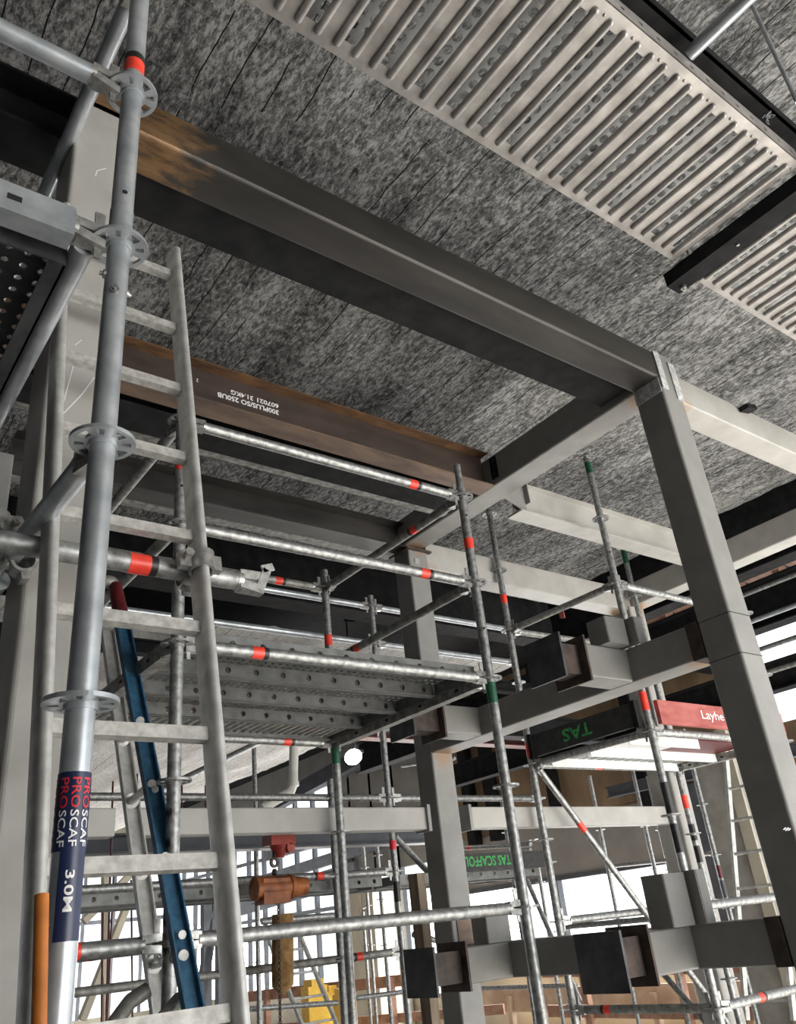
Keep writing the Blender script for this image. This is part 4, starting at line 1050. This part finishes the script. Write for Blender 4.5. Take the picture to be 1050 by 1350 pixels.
bpost(485, 1290, 7.8, .35, 'far post in front of the bright window with a level cross tube')
bpost(335, 985, 4.2, 2.4, 'dark far post seen beside the access ladder stile')
def btube(x0, y0, x1, y1, depth, label, ax='x', mat='galv', r=R_, tapes=()):
    f0 = {'x': onx, 'y': ony, 'z': onz}[ax]
    dd = depth if isinstance(depth, tuple) else (depth, depth)
    return ledger(f0(x0, y0, dd[0]), f0(x1, y1, dd[1]), label, mat=mat, heads=(0, 0), r=r, tapes=tapes, detail=False)
for px_, py_, lab, mt in ((1030, 736, 'thin pale rail over a dark panel beyond the large column', 'galv'), (1030, 765, 'pale tube beside the orange formwork blocks', 'galv'),
        (1030, 805, 'bright tube below the orange formwork blocks', 'galv_bright'), (1030, 847, 'grey tube across the bright opening', 'galv'), (1030, 881, 'dark tube across the bright opening, below the grey one', 'galv_dull')):
    z_ = onx(px_, py_, 8.0).z; ledger((8.0, 3.0, z_), (8.0, 4.45, z_), lab, mat=mt, detail=False)
standard(8.0, 3.0, FL, 3.9, 'outer standard of the scaffold bay in the bright opening', [2.9, 2.4, 1.9, 1.4, .9, .4])
standard(8.0, 4.45, FL, 3.9, 'inner standard of the scaffold bay, behind the large column', [2.9, 2.4, 1.9, 1.4, .9, .4])
btube(806, 1142, 882, 1134, 9.9, 'thin rail along the head of the window')
btube(915, 1128, 950, 1123, 9.9, 'short rail behind the rear tower standard')
btube(610, 1137, 700, 1121, 7.5, 'slanting tube across the grey wall lining')
btube(610, 1118, 700, 1113, 6.8, 'level tube over the green lettered board', tapes=((.12, .06),))
btube(745, 1222, 930, 1205, 6.6, 'thin tube over the rail beam in front of the windows')
btube(636, 1303, 760, 1299, 7.6, 'thin tube above the terracotta guard rail')
btube(345, 1215, 440, 1207, 6.4, 'tube passing in front of the chain hoist', 'y')
btube(300, 1185, 520, 1143, 7.8, 'far slanting tube behind the hoist', 'y')
btube(400, 1160, 445, 1155, 6.9, 'far tube beside the hoist motor', 'y')
btube(130, 1190, 330, 1174, 7.0, 'far level tube behind the blue step ladder', 'y')
btube(330, 1330, 445, 1322, 8.0, 'far low tube over the yellow crates', 'y')
btube(470, 1316, 545, 1306, 8.4, 'far low tube in front of the pale pier', 'y')
btube(212, 1042, 375, 962, (5.4, 6.6), 'rising tube above the pale far quilt', 'y')
btube(600, 1000, 530, 1010, 8.2, 'thin tube against the plywood wall', 'x')
btube(520, 1102, 640, 1230, (5.3, 6.0), 'diagonal tube behind the cap plate column', 'y')
btube(545, 1232, 615, 1250, 6.2, 'short diagonal tube beside the timber prop', 'y')
btube(695, 1160, 765, 1320, 6.9, 'diagonal tube behind the lower rail beam', 'x')
btube(876, 1285, 935, 1352, 6.2, 'foot of a diagonal tube under the lower rail beam', 'x')

# thin ladders far off
def small_ladder(a, b, wv, label, rungs, mat='alu', hw=.014):
    a, b, wv = Vector(a), Vector(b), Vector(wv)
    t = thing('aluminium_ladder', label, 'ladder', b)
    for o_ in (Vector((0,0,0)), wv):
        mb = MB(); d_ = (b-a).normalized(); s_ = d_.cross(wv).normalized(); mb.extrude([(-hw,-hw*1.8),(hw,-hw*1.8),(hw,hw*1.8),(-hw,hw*1.8)], a+o_, b+o_, wv.normalized(), s_); mb.build('stile', mat, t)
    for i in range(rungs):
        c = a + (b-a)*((i+.5)/rungs); mb = MB(); mb.tube(c, c+wv, .013, n=8); mb.build('rung', mat, t)
a = onx(956, 980, 7.0); b_ = onx(985, 1345, 6.6); small_ladder(a, b_, (0, -.40, 0), 'narrow aluminium ladder standing between the concrete pier and the large column', 8)
a = ony(355, 1240, 9.5); b_ = ony(405, 1368, 9.0); small_ladder(a + Vector((0,0,0)), b_, (.42, 0, 0), 'small light ladder leaning in front of the bright far windows', 4)

# far steelwork on the glazed side
for i, (x0, y0, x1, y1) in enumerate(((350, 1128, 500, 1083), (350, 1160, 500, 1112), (300, 1200, 470, 1150))):
    a, b_ = onx(x0, y0, 10.94), onx(x1, y1, 10.94)
    t = thing('wall_girt', 'sloping grey blue girt across the far glazing, %s of three' % ('highest', 'middle', 'lowest')[i], 'girt', a)
    mb = MB(); d_ = (b_-a).normalized(); mb.obox((a+b_)/2, (b_-a)*.5, X*.05, Z*(.14, .12, .22)[i]); mb.build('rail', 'mullion', t)
t = thing('roof_brace', 'dark angled roof brace beyond the drain pipe', 'brace', onx(350, 1060, 10.3))
mb = MB(); a, b_ = onx(330, 1078, 10.3), onx(500, 985, 10.3); mb.obox((a+b_)/2, (b_-a)*.5, X*.1, Z*.16); mb.build('beam', 'dkgrey', t)
# steel trestle tower far behind the ladder
t = thing('steel_trestle', 'grey steel trestle with splayed legs behind the access ladder', 'trestle', ony(285, 1300, 9.0))
for (x0, y0, x1, y1) in ((272, 1170, 272, 1320), (291, 1125, 291, 1330), (291, 1190, 320, 1330), (285, 1190, 262, 1330), (300, 1125, 300, 1330)):
    p_, q_ = ony(x0, y0, 9.0), ony(x1, y1, 9.0); q_ = p_ + (q_-p_)*((p_.z-FL)/(p_.z-q_.z)); bar('leg', p_, q_, .09, .09, 'mullion', t, Y)
mb = MB(); a = ony(283, 1108, 9.0); mb.box((a.x-.35, 8.9, a.z-.06), (a.x+.5, 9.1, a.z+.10)); mb.build('head_plate', 'black', t)
for i, (x0, y0, x1, y1) in enumerate(((110, 1215, 175, 1150), (108, 1345, 165, 1200), (139, 1120, 139, 1350))):
    t = thing('timber_brace', ('short raking pale timber brace high at the far glazing', 'long raking pale timber brace at the far glazing', 'upright pale timber batten at the far glazing')[i], 'brace', ony(x0, y0, 15), 'pale timber braces at the glazed end')
    bar('batten', ony(x0, y0, 15 + i*.25), ony(x1, y1, 15 + i*.25), .16, .1, 'beige', t, Y)
# drop cables
for i, (x0, y0, x1, y1) in enumerate(((149, 1030, 140, 1352), (150, 1150, 141, 1352), (173, 1160, 175, 1352), (181, 1020, 181, 1080), (240, 1035, 240, 1075), (271, 1035, 271, 1075), (300, 1038, 300, 1075), (136, 1180, 134, 1352))):
    mb = MB(); mb.tube(ony(x0, y0, 6), ony(x1, y1, 6), .007, n=8)
    tag(mb.build('hanging_cable', 'redcap'), ('longest dark red hanging cable beside the aluminium side of the step ladder', 'thin hanging cable parallel to the longest one', 'dark hanging cable between the rods and the step ladder', 'short cable above the stained beam beside the blue stile', 'short cable above the stained beam near the streaked standard', 'short cable above the stained beam in the gap of the ladder', 'short cable beside the access ladder stile', 'hanging cable next to the navy label')[i], 'cable')
